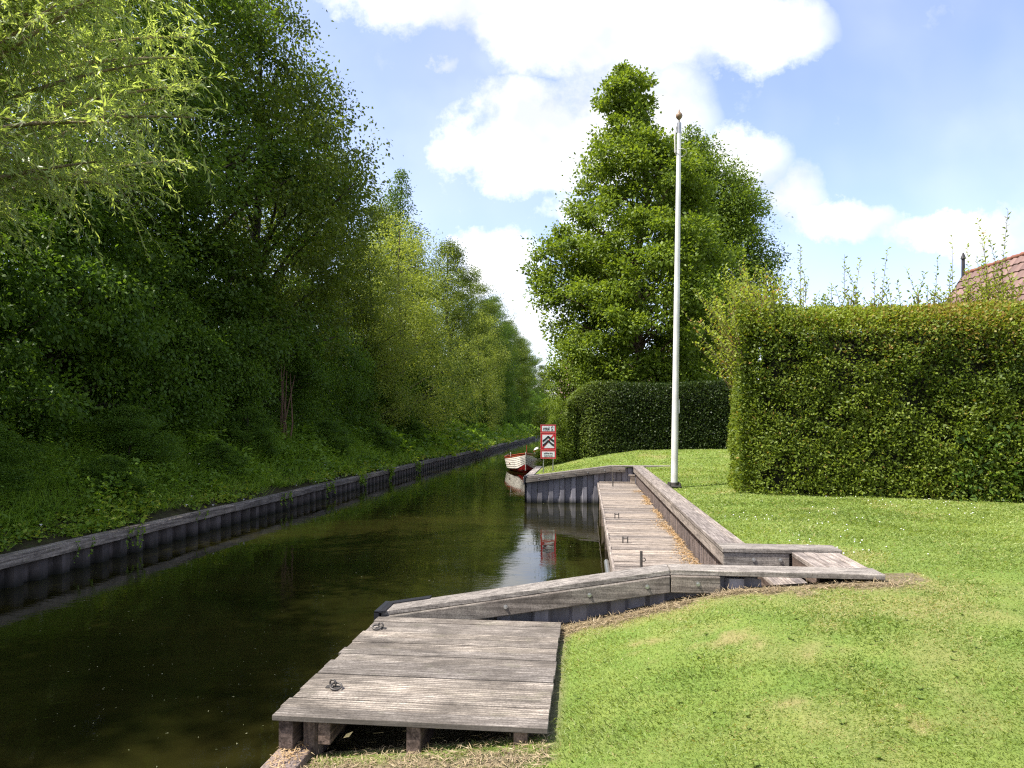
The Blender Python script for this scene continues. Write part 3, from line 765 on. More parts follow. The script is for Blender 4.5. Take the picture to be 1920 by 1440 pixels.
TREES = [  # meshes, X, Y, height scale, width scale, name, label
 (ASH[0], -14.4, 17.5, .90, 1.08, 'ash_tree', 'tall dark ash rising straight behind the pale willow branches'),
 (ASH[1], -14.2, 22.5, .92, 1.08, 'ash_tree', 'tallest dark ash, reaching past the top edge beside the pale willow'),
 (MAP[1], -12.9, 25.8, 1.14, .98, 'maple_tree', 'tall rounded tree with ragged right edge against the sky at the top'),
 (MAP[0], -14.9, 35.2, 1.0, .98, 'maple_tree', 'broad dark maple standing out furthest into the sky on the left bank'),
 (MAP[1], -15.2, 49.0, 1.0, .9, 'maple_tree', 'lower dark maple just past the large sunlit sallow'),
 (SPI[0], -14.8, 53.0, 1.03, 1.0, 'poplar_tree', 'slim dark spire tree poking up right behind the sunlit sallow'),
 (MAP[1], -13.0, 63.0, 1.05, .85, 'maple_tree', 'dark tree with a small round head right after the slim spire tree'),
 (MAP[0], -13.2, 77.0, 1.08, .95, 'maple_tree', 'rounded olive green tree midway along the far left bank'),
 (ASH[1], -13.0, 93.0, .90, 1.0, 'ash_tree', 'feathery tree on the far left bank beyond the rounded olive one'),
 (MAP[1], -13.6, 118.0, 1.1, .95, 'maple_tree', 'distant dark round tree where the left tree line starts to drop'),
 (ASH[0], -13.6, 145.0, .95, 1.0, 'ash_tree', 'distant dark green tree near the end of the left tree line'),
 (MAP[0], -13.6, 180.0, 1.1, 1.1, 'maple_tree', 'last but one distant tree closing the view along the canal'),
 (MAP[1], -11.6, 225.0, 1.1, 1.2, 'maple_tree', 'farthest tree closing the view at the end of the canal'),
 (ASH[0], -12.6, 84.0, .80, 1.0, 'ash_tree', 'grey green tree filling the gap after the rounded olive one'),
 (MAP[1], -12.4, 106.0, .95, 1.0, 'maple_tree', 'distant bushy tree between the feathery tree and the end of the bank'),
 (ASH[0], -14.8, 2.0, .84, 1.0, 'ash_tree', 'unseen tall ash added outside the left edge to shade the near water'),  # this ash and the next two are unseen, added to shade the water
 (ASH[1], -15.8, 5.6, .80, 1.0, 'ash_tree', 'unseen tall ash added just outside the left edge to shade the near water'),
 (ASH[1], -14.4, -3.5, .85, 1.0, 'ash_tree', 'unseen tall ash added on the left bank beside the viewer to shade the water'),
]
for i, (ms, x, y, hs, ws, nm, lb) in enumerate(TREES):
    place_tree(nm, ms, x, y, bz(x, y), lb, 'tree', GT, rr.uniform(0, 6.28), (ws, ws, hs))
place_tree('sallow_tree', PAL[0], -12.0, 43.0, bz(-12, 43), 'large sunlit yellow green sallow on the left bank', 'tree', GT, 1.0, (1.35, 1.35, 1.27))
place_tree('sallow_tree', PAL[0], -12.2, 37.0, bz(-12.2, 37), 'olive sallow leaning out beside the large sunlit one', 'tree', GT, 3.3, (.95, .95, .95))
place_tree('sallow_tree', PAL[0], -11.3, 71.0, bz(-11.3, 71), 'small yellowish sallow beyond the dark round headed tree', 'tree', GT, 4.7, (1.0, 1.0, 1.15))
SH = [  # X, Y, size, height, variant, label
 (-12.4, 9.6, .95, .95, 0, 'dark bramble shrub at the left picture edge under the willow'),
 (-12.5, 12.6, 1.05, 1.15, 1, 'dark rounded shrub under the willow branches'),
 (-12.7, 15.6, 1.1, 1.35, 2, 'high dark shrub below the right end of the willow'),
 (-12.4, 18.8, .95, 1.1, 0, 'dark leafy shrub under the first tall ash'),
 (-12.5, 22.0, 1.0, 1.3, 1, 'dark shrub left of the bare reddish stems'),
 (-12.2, 26.2, .95, 1.1, 2, 'dark bushy shrub right of the bare reddish stems'),
 (-12.4, 30.2, 1.05, 1.35, 0, 'dark green shrub under the broad maple'),
 (-12.1, 34.5, .9, .9, 1, 'low dark shrub below the olive sallow'),
 (-12.1, 40.0, .95, 1.0, 2, 'dark shrub in front of the large sunlit sallow'),
 (-12.1, 47.0, 1.0, 1.2, 0, 'dark shrub just past the large sunlit sallow'),
 (-12.3, 54.0, 1.1, 1.45, 1, 'tall shrub at the foot of the slim spire tree'),
 (-12.1, 62.0, 1.05, 1.2, 2, 'shrub at the foot of the dark round headed tree'),
 (-12.3, 72.0, 1.2, 1.4, 0, 'shrub in front of the small yellowish sallow'),
 (-12.1, 84.0, 1.2, 1.3, 1, 'distant shrub below the rounded olive tree'),
 (-12.1, 98.0, 1.3, 1.4, 2, 'distant shrub below the feathery tree'),
 (-12.1, 116.0, 1.4, 1.4, 0, 'distant shrub where the bank wall fades behind the sign'),
 (-12.1, 140.0, 1.6, 1.5, 1, 'far shrub close to the end of the canal'),
 (-11.5, 172.0, 2.0, 1.6, 2, 'farthest shrub at the end of the canal'),
]
for (x, y, ws, hs, v, lb) in SH:
    x -= .5
    r = thing('shrub', lb, 'shrub', (x, y, bz(x, y)), GS, rr.uniform(0, 6.28)); r.scale = (ws, ws, hs)
    link('stems', SHR[v][0], r, True); link('leaves', SHR[v][1], r, True)

BR = [(-9.9, 8.2, .42, .30, 1, 'low bramble clump on the bank at the left picture edge'), (-10.4, 10.4, .5, .34, 2, 'low bramble clump on the bank under the willow'),
      (-9.7, 13.0, .34, .22, 0, 'small bramble clump close above the mossy part of the left cap'), (-10.6, 14.8, .52, .38, 1, 'wide bramble clump high on the bank below the willow tips'),
      (-9.9, 17.4, .36, .26, 2, 'small bramble clump low on the bank before the bare reddish stems'), (-10.7, 20.6, .5, .40, 0, 'bramble clump left of the foot of the bare reddish stems'),
      (-10.2, 26.0, .5, .34, 1, 'bramble clump right of the foot of the bare reddish stems'), (-9.9, 31.5, .5, .36, 2, 'bramble clump on the bank below the tall rounded tree'), (-10.3, 38.5, .6, .42, 0, 'bramble clump on the bank in front of the olive sallow')]
for (x, y, ws, hs, v, lb) in BR:
    r = thing('bramble', lb, 'bramble', (x, y, bz(x, y)+.05), 'bramble clumps on the left bank', rr.uniform(0, 6.28)); r.scale = (ws*.8, ws*.8, hs*.75)
    link('stems', SHR[v][0], r, True); link('leaves', SHR[v][1], r, True)
for k, (x, y) in enumerate(((-16.5, 11.0), (-17, 15.5), (-17, 20), (-17, 24.5), (-17, 29), (-17.2, 34), (-17, 40), (-18, 7))):
    r = thing('shrub', 'shaded shrub deep inside the wood on the left bank', 'shrub', (x, y, bz(x, y)), 'shrubs deep inside the left wood', rr.uniform(0, 6.28)); r.scale = (1.15, 1.15, 1.15)
    link('stems', SHR[k % 3][0], r, True); link('leaves', SHR[k % 3][1], r, True)
# bare reddish stems in front of the shrubs
r = thing('dead_stems', 'bare reddish leaning stems between the dark shrubs', 'dead wood', (-10.9, 23.6, bz(-10.9, 23.6)))
rng = np.random.default_rng(5); mb = MB()
for k in range(7):
    b = np.array([rng.normal()*.12, rng.normal()*.12, -.1]); t = np.array([.15+rng.normal()*.25, .45+rng.normal()*.3, 2.3+rng.random()*1.0])
    mb.tube([b, b*.6+t*.4+rng.normal(size=3)*.08, t], [.045, .03, .01], 6)
mb.build('stems', M['bark_red'], r, 0, True)

# ------------------------------------------------------------------ pale willow leaning out over the canal, top left
def willow():
    rng = np.random.default_rng(77); base = np.array([-12.6, 8.6, bz(-12.6, 8.6)])
    root = thing('willow_tree', 'pale sunlit willow with narrow leaves leaning out over the canal', 'tree', tuple(base))
    tb = MB(); P = []; D = []; Nn = []; LL = []; WW = []; TT = []
    trunk = [np.zeros(3), np.array([.3, .2, 1.6]), np.array([.9, .5, 3.4]), np.array([1.5, .7, 5.2])]
    tb.tube(trunk, [.22, .18, .15, .12], 10)
    limbs = []
    for k in range(46):
        a = trunk[2+rng.integers(0, 2)]*(.8+.2*rng.random())
        az = rng.normal(.12, .55); reach = rng.uniform(2.0, 5.6); up = rng.uniform(1.2, 5.6)
        if k == 0: az, reach, up = -.02, 5.0, 3.6
        if k == 1: az, reach, up = .15, 5.0, 4.6
        e = a + np.array([math.cos(az)*reach, math.sin(az)*reach, up])
        ts = np.linspace(0, 1, 9)
        bow = rng.uniform(.2, .8)
        path = [a*(1-t)+e*t + np.array([0, 0, bow*math.sin(math.pi*t)*1.0]) for t in ts]
        tb.tube(path, [.055*(1-t)**.8+.010 for t in ts], 7, cap=False); limbs.append(path)
    for path in limbs:
        nt_ = 74
        for q in range(nt_):
            t = .18+.82*rng.random(); i = min(7, int(t*8)); f = t*8-i
            p = path[i]*(1-f)+path[i+1]*f; dirl = unit((path[i+1]-path[i])[None])[0]
            d = dirl*.7+rng.normal(size=3)*.75; d[2] += .1; d = d/np.linalg.norm(d)
            ln = rng.uniform(.5, 1.25); n = int(ln/.032)
            s = np.linspace(0, 1, n); cur = p[None]+d[None]*ln*s[:, None]; cur[:, 2] -= .38*ln*s**2*rng.uniform(.3, 1.6)
            tb.tube([cur[0], cur[n//2], cur[-1]], [.0045, .003, .0015], 4, cap=False)
            tang = np.gradient(cur, axis=0); tang = unit(tang)
            sd = rng.normal(size=(n, 3)); ld = tang*.9+sd*.55; ld[:, 2] -= .25
            P.append(cur); D.append(ld); nr = rng.normal(size=(n, 3))*.6; nr[:, 2] += .8; Nn.append(nr)
            LL.append(rng.uniform(.09, .16, n)); WW.append(rng.uniform(.020, .034, n)); TT.append(np.clip(.25*rng.random()+.5*rng.random(n), 0, .75))
    V = leaf_quads(np.concatenate(P), np.concatenate(D), np.concatenate(Nn), np.concatenate(LL), np.concatenate(WW), .12)
    tb.build('trunk', M['bark_pale'], root, 0, True)
    link('crown', quads_mesh('crown', V, np.concatenate(TT), M['willow']), root, True)
willow()

# ------------------------------------------------------------------ oak and its neighbours on the right
oy = 33.0; ox, oyw = cam2w(.1898*oy, oy); k_ = oy/F
rows = [(770, 1120, 1260), (740, 1040, 1340), (690, 1015, 1370), (640, 1020, 1385), (590, 1004, 1390), (550, 998, 1390), (510, 988, 1390), (470, 1008, 1385), (430, 1040, 1375), (380, 1075, 1355), (320, 1092, 1325), (285, 1100, 1290), (258, 1112, 1232), (243, 1115, 1236), (225, 1122, 1240), (195, 1108, 1240), (165, 1130, 1225), (138, 1150, 1222), (118, 1185, 1207)]
zo = float(lawn_z(ox, oyw)) - .05
env = [(EYE+(795-v)*k_-zo, ((a+b)/2-1203)*k_, max(.15, (b-a)/2*k_-.15)) for v, a, b in rows]
OAK = tree_meshes('oak', 301, env, 640, 215, .76, .17, .115, M['oak'], M['bark_oak'], env[-1][0], .30, 2.2, 110, droop=.1, flat=.58, inner=.25, lumps=.17, thin=(15.6, .12), shrink_top=True)
place_tree('oak_tree', OAK, ox, oyw, zo, 'large light green oak with a narrow pointed top behind the flagpole', 'tree', None, YAW)
ay = 41.0; axx, ayw = cam2w(.275*ay, ay); ka = ay/F
rows = [(720, 1290, 1380), (660, 1270, 1400), (600, 1255, 1435), (540, 1245, 1462), (490, 1245, 1462), (440, 1248, 1445), (390, 1250, 1440), (340, 1255, 1405), (300, 1262, 1365), (265, 1270, 1330), (245, 1285, 1305)]
env = [(EYE+(795-v)*ka-1.3, ((a+b)/2-1312)*ka, max(.2, (b-a)/2*ka-.3)) for v, a, b in rows]
AS2 = tree_meshes('ash', 331, env, 430, 200, .95, .19, .10, M['oakd'], M['bark_dark'], env[-1][0], .26, 2.5, 60, droop=.4, flat=.75)
place_tree('ash_tree', AS2, axx, ayw, 1.3, 'darker ash behind the right side of the oak', 'tree', None, YAW)
# light bushes at the canal edge left of the far hedge
lb_x, lb_y = cam2w(.092*31, 31)
LB = tree_meshes('bush', 351, env_scale(E_BUSH, 5.2, 1.5), 150, 170, .55, .11, .075, M['oak'], M['bark_oak'], 5.2, .06, .3, 25, droop=.3, flat=.7)
r = thing('shrub', 'light green bush between the canal and the far clipped hedge', 'shrub', (lb_x, lb_y, float(lawn_z(lb_x, lb_y))-.1)); r.scale = (1, 1, 1.15)
link('stems', LB[0], r, True); link('leaves', LB[1], r, True)
x2, y2 = cam2w(.062*27.6, 27.6)
r = thing('shrub', 'narrow light green bush added to brighten the rounded end of the far hedge', 'shrub', (-1.18, 27.75, .75), rz=.7); r.scale = (.36, .36, .52)  # bush added to make the end of the far hedge look sunlit
link('stems', LB[0], r, True); link('leaves', LB[1], r, True)
r = thing('shrub', 'low yellowish plant beside the posts of the red sign', 'shrub', (x2-.28, y2-.6, .72), rz=2.0); r.scale = (.30, .30, .22)
link('stems', LB[0], r, True); link('leaves', LB[1], r, True)
x3, y3 = cam2w(.455*24, 24)
r = thing('shrub', 'small green bush top showing over the near hedge', 'shrub', (x3, y3, 1.1), rz=1.0); r.scale = (.6, .6, 1.08)
link('stems', LB[0], r, True); link('leaves', LB[1], r, True)

# ------------------------------------------------------------------ hedges
def hedge_leaves(rng, n, path_fn, L, W, jit=.35):
    pos, nrm, t = path_fn(n); n = len(pos)
    d = nrm*.5 + rng.normal(size=(n, 3))*.6; d[:, 2] += .12
    nr = rng.normal(size=(n, 3))*.6 + nrm*.7; nr[:, 2] += .55
    return leaf_quads(pos, d, nr, L*(.6+.8*rng.random(n)), W*(.65+.7*rng.random(n))), t

def near_hedge():
    rng = np.random.default_rng(41)
    x0, y0 = 2.80, 12.75; ang = -.13; ca, sa = math.cos(ang), math.sin(ang)      # local frame: u along the front, v depth
    Lh, Dh, H = 7.2, 2.6, 3.40
    zb = 1.08
    root = thing('clipped_hedge', 'big bright beech hedge with long shoots on top beside the flagpole', 'hedge', (x0, y0, zb), None, ang)
    def bulge(u, z): return .15*(fbm(u*2.0+9, z*2.2, 3, 4)-.5)*2
    def sample(n):
        kind = rng.choice(3, n, p=[.56, .18, .26]); u = rng.random(n); v = rng.random(n); dep = rng.random(n)**1.6*.40 - .04
        P = np.zeros((n, 3)); Nn = np.zeros((n, 3))
        f = kind == 0; P[f, 0] = .12+u[f]*(Lh-.12); P[f, 2] = v[f]**.93*H; P[f, 1] = dep[f]+bulge(P[f, 0], P[f, 2])[...]; Nn[f] = (0, -1, 0)
        cr = np.clip((.5-P[:, 0])/.5, 0, 1); P[f, 1] += .42*cr[f]**2 + .50*np.clip((P[f, 2]-(H-.55))/.55, 0, 1)**2
        s = kind == 1; P[s, 1] = .1+u[s]*Dh; P[s, 2] = v[s]*H; P[s, 0] = dep[s]+bulge(P[s, 1]+7, P[s, 2]); Nn[s] = (-1, 0, 0)
        t = kind == 2; P[t, 0] = u[t]*Lh; P[t, 1] = v[t]*Dh; P[t, 2] = H-dep[t]*.9+bulge(P[t, 0], P[t, 1]+30)*.8 + .10*np.clip(1-P[t, 0]/1.2, 0, 1) - .30*np.clip((.55-P[t, 1])/.55, 0, 1)**2; Nn[t] = (0, 0, 1)
        tt = np.clip(.0+.42*rng.random(n)+.25*fbm(P[:, 0]*1.2+P[:, 1], P[:, 2]*1.2, 9, 3)+.28*np.clip((P[:, 2]-2.75)/.5, 0, 1), 0, .74)  # last tint term paints sunlight on the upper leaves
        autumn = fbm(P[:, 0]*.9, P[:, 2]*.9+P[:, 1]*.4, 19, 3); hi = np.clip((P[:, 2]-2.2)/1.2, 0, 1)*np.clip((P[:, 0]-1.0)/4, .05, 1)
        a = rng.random(n) < np.clip(hi*1.3*(autumn+.1)+.02, 0, .8); tt[a] = .8+.2*rng.random(a.sum())
        hole = fbm(P[:, 0]*3.6+P[:, 1]*3, P[:, 2]*3.6+5, 23, 3); tone = fbm(P[:, 0]*.8+P[:, 1], P[:, 2]*.9, 29, 2)
        tt = np.where(tt < .76, np.clip(tt+.5*(tone-.5), 0, .75), tt)
        k = rng.random(n) > np.clip((.46-hole)*7, 0, .85)*(kind == 0)
        return P[k], Nn[k], tt[k]
    V, t = hedge_leaves(rng, 165000, sample, .058, .036)
    link('leaves', quads_mesh('leaves', V, t, M['hedge']), root, True)
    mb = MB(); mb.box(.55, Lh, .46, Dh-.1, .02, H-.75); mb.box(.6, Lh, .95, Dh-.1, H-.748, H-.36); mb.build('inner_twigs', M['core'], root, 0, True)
    # big smooth laurel leaves low on the right of the front face
    n = 1500; u = 3.4+rng.random(n)*3.6; z = rng.random(n)**1.3*1.35; P = np.stack([u, -.06+rng.random(n)*.15, z], 1)
    d = rng.normal(size=(n, 3))*.5; d[:, 1] -= .5; d[:, 2] -= .2; nr = rng.normal(size=(n, 3))*.4; nr[:, 1] -= .6; nr[:, 2] += .7
    link('laurel_leaves', quads_mesh('laurel', leaf_quads(P, d, nr, rng.uniform(.10, .16, n), rng.uniform(.04, .06, n), .1), rng.random(n)*.6, M['ash']), root, True)
    # upright shoots
    px = [(1503, 458), (1582, 487), (1600, 500), (1612, 488), (1640, 520), (1652, 497), (1720, 508), (1732, 515), (1770, 520), (1785, 480), (1778, 500), (1818, 470), (1850, 450), (1862, 445), (1868, 425), (1880, 440), (1905, 470), (1560, 530), (1535, 540), (1690, 535), (1750, 500), (1812, 500), (1840, 480), (1672, 530), (1900, 520), (1480, 530)]
    for (u_, v_) in px:
        yy = 12.9+rng.random()*.9 - (u_-1400)/520*1.0
        X, Y = cam2w((u_-960)/F*yy, yy); zt = EYE+(795-v_)/F*yy
        lx, ly = (X-x0)*ca+(Y-y0)*sa, -(X-x0)*sa+(Y-y0)*ca
        shoot(rng, root, lx, ly, H-.15, zt-zb)
    # dense ungroomed growth on the left corner
    P, D, NN, TT = [], [], [], []
    tb = MB()
    for k in range(330):
        bx_ = rng.uniform(-.32, 1.5); by_ = rng.uniform(.1, 2.6); L_ = rng.uniform(.45, 1.75)*max(.3, 1-abs(bx_-.2)/1.5)
        if by_ < 1.0 and bx_ > .6: L_ *= .5
        zz0 = H-.35-(1.1*rng.random() if bx_ < .1 else 0)
        d = np.array([rng.normal(-.12, .28), rng.normal(0, .22), 1.0]); d /= np.linalg.norm(d)
        if bx_ < .0: d[0] -= .30
        stem(rng, tb, P, D, NN, TT, np.array([max(bx_, .0), by_, zz0]), d, L_, .055)
    V = leaf_quads(np.concatenate(P), np.concatenate(D), np.concatenate(NN), rng.uniform(.06, .10, sum(len(p) for p in P)), rng.uniform(.034, .055, sum(len(p) for p in P)))
    link('wild_growth', quads_mesh('wild_growth', V, np.concatenate(TT), M['shoot']), root, True)
    tb.build('wild_stems', M['bark_red'], root, 0, True)
def stem(rng, tb, P, D, NN, TT, b, d, L, step, tlo=.1):
    n = max(5, int(L/step*1.6)); s = np.linspace(0.02, 1, n); side = rng.normal(size=3)*.12
    cur = b[None]+d[None]*(L*s)[:, None]+side[None]*(s**2)[:, None]*L
    tb.tube([b, cur[n//2], cur[-1]], [.006, .004, .002], 4, cap=False)
    ph = np.arange(n)*2.4+rng.random()*6
    ld = np.stack([np.cos(ph), np.sin(ph), .75+.3*rng.normal(size=n)], 1)
    P.append(cur); D.append(ld); nr = rng.normal(size=(n, 3))*.5; nr[:, 2] += .7; NN.append(nr)
    base = rng.random()*.3; tt = np.clip(tlo+base+.4*rng.random(n), 0, .78); tt[rng.random(n) < .05] = .95; TT.append(tt)
def shoot(rng, root, lx, ly, z0, zt):
    P, D, NN, TT = [], [], [], []; tb = MB(); L = max(.2, zt-z0)
    stem(rng, tb, P, D, NN, TT, np.array([lx, ly, z0]), np.array([rng.normal()*.06, rng.normal()*.06, 1.0]), L, .05)
    for k in range(int(2+L*4)):
        f = rng.uniform(.0, .6); stem(rng, tb, P, D, NN, TT, np.array([lx+rng.normal()*.05, ly+rng.normal()*.05, z0+L*f*.6]), np.array([rng.normal()*.35, rng.normal()*.35, 1.0]), L*rng.uniform(.25, .45)*(1-f*.5), .05)
    n = sum(len(p) for p in P)
    V = leaf_quads(np.concatenate(P), np.concatenate(D), np.concatenate(NN), rng.uniform(.06, .10, n), rng.uniform(.028, .042, n))
    so = tb.build('shoot', M['bark_red'], root, 0, True)
    link('leaves', quads_mesh('leaves', V, np.concatenate(TT), M['shoot']), so, True)
near_hedge()

def far_hedge():
    rng = np.random.default_rng(43)
    x0, y0 = -.80, 27.2; Lh, Dh = 14.0, 1.6; zt = 3.98
    root = thing('clipped_hedge', 'dark shaded clipped hedge in front of the oak trunk', 'hedge', (x0, y0, .9))
    gz = lambda lx: lawn_z(lx+x0, np.full_like(lx, y0))-.9
    ht = lambda lx: (zt-.9) - .65*np.clip(1-lx/1.2, 0, 1)**2 + .05*np.sin(lx*1.3)
    def sample(n):
        kind = rng.choice(3, n, p=[.60, .14, .26]); u = rng.random(n); v = rng.random(n); dep = rng.random(n)**2*.3-.04
        P = np.zeros((n, 3)); Nn = np.zeros((n, 3))
        f = kind == 0; lx = u[f]*Lh; P[f, 0] = lx; g = gz(lx); P[f, 2] = g+v[f]*(ht(lx)-g); P[f, 1] = dep[f]+1.0*np.clip(1-lx/1.3, 0, 1)**2+.35*np.clip((v[f]-.82)/.18, 0, 1)**2+.12*(fbm(lx*1.1, P[f, 2]*1.1, 5, 3)-.5); Nn[f] = (0, -1, 0)
        s = kind == 1; P[s, 1] = .2+u[s]*(Dh-.2); P[s, 0] = dep[s]+.05; g = gz(P[s, 0]); P[s, 2] = g+v[s]*(ht(np.zeros(s.sum()))-g); Nn[s] = (-1, 0, 0)
        t = kind == 2; P[t, 0] = u[t]*Lh; P[t, 1] = v[t]*Dh; P[t, 2] = ht(P[t, 0])-dep[t]; Nn[t] = (0, 0, 1)
        tt = np.clip(.16*rng.random(n)+.55*np.clip(1.3-P[:, 0]/1.7, 0, 1)*(.5+.5*rng.random(n)), 0, .74); return P, Nn, tt  # tint paints sunlight on the left end, shade over the rest
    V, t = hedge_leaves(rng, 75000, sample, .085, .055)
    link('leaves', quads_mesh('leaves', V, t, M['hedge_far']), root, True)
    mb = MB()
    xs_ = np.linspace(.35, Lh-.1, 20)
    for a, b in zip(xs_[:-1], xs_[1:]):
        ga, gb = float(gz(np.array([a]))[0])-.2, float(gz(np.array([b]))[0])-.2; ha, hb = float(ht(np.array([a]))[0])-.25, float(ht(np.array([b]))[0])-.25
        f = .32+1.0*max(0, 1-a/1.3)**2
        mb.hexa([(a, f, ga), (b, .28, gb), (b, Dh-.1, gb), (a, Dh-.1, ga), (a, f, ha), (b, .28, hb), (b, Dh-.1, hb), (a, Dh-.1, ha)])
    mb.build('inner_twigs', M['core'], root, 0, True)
far_hedge()

# ------------------------------------------------------------------ houses
def house(loc, rz, Ln, half, wall_h, ridge_h, label, detail=True):
    root = thing('house', label, 'house', loc, None, rz)
    mb = MB()
    w = half-.35
    mb.box(-w, w, .3, Ln-.3, -.3, wall_h)
    for y in (.3, Ln-.3):
        t = wall_h+(ridge_h-wall_h)*(w/half)*.93
        mb.add([(-w, y, wall_h), (w, y, wall_h), (0, y, ridge_h-.25)], [(0, 1, 2)])
    mb.build('wall', M['brick'], root, 0, True)
    ez = wall_h-.25; sl = Vector((half, 0, ridge_h-ez)); SL = sl.length; d = sl.normalized()
    rf = MB(); rnd = random.Random(2); tw = .24
    for side in (-1, 1):
        nrm = Vector((-(d.z)*1, 0, d.x)) if side < 0 else Vector((d.z, 0, d.x))
        n = int(SL/.31); crs = SL/n
        rowlen = Ln
        for i in range(n):
            s0 = i*crs; s1 = s0+crs*1.06
            m = int(Ln/tw) if detail else 1
            twd = Ln/m
            for j in range(m):
                ys = [j*twd+twd*f for f in ((0, .25, .5, .75, 1) if detail else (0, 1))]; hs = (0, .022, .03, .01, 0) if detail else (0, 0)
                tt = rnd.random(); lo, hi = [], []
                for yq, hq in zip(ys, hs):
                    for s, lift, lst in ((s0, .045, lo), (s1, .008, hi)):
                        px = side*(-half+0*1)+0
                        p = Vector((side*(half-d.x*s), yq, ez+d.z*s)) + Vector((side*d.z, 0, d.x))*(lift+hq)
                        lst.append(tuple(p))
                k = len(lo)
                rf.add(lo+hi, [(q, q+1, k+q+1, k+q) if side < 0 else (q+1, q, k+q, k+q+1) for q in range(k-1)], 0, tt)
                bt = [(p[0]-side*d.z*.04, p[1], p[2]-d.x*.04) for p in lo]
                rf.add(bt+lo, [(q, q+1, k+q+1, k+q) for q in range(k-1)], 0, tt)
    ro = rf.build('roof', M['tile'], root, 0, True)
    rg = MB(); y = 0
    while y < Ln-.05:
        rg.tube([(0, y, ridge_h+.02), (0, min(Ln, y+.36), ridge_h+.035)], [.062, .072], 10); y += .36
    rg.build('ridge_tiles', M['ridge'], ro, 0, True)
    for y in (-.03, Ln):
        vb = MB()
        for side in (-1, 1):
            vb.hexa([(side*half, y, ez-.12), (side*half, y+.03, ez-.12), (0, y+.03, ridge_h-.14), (0, y, ridge_h-.14), (side*half, y, ez+.07), (side*half, y+.03, ez+.07), (0, y+.03, ridge_h+.05), (0, y, ridge_h+.05)])
        vb.build('verge_board', M['fascia_dark'], ro, 0, True)
    return root, ro
hx, hy = cam2w(14.7, 15.0)
hr, hroof = house((hx, hy, 1.0), YAW, 7.2, 3.3, 1.3, 6.25, 'steep red tiled house roof behind the near hedge')
mb = MB(); mb.tube([(-.08, 7.12, 5.95), (-.08, 7.12, 6.75)], [.055, .05], 8); mb.tube([(-.08, 7.12, 6.75), (-.08, 7.12, 6.95)], [.085, .02], 8); mb.build('gable_finial', M['fascia_dark'], hroof, 0, True)
wf = MB(); wf.box(-2.99, -2.93, 2.5, 3.9, .4, 1.2); fo = wf.build('window', M['pole'], hr, 0, True)
wg = MB(); wg.box(-3.0, -2.985, 2.58, 3.82, .48, 1.12); wg.build('pane', M['windowglass'], fo, 0, True)
hx, hy = cam2w(.285*56, 56)
house((hx, hy, 1.2), YAW+1.4, 12, 4.5, 2.2, 6.6, 'distant brown roofed house glimpsed between the oak and the near hedge', False)

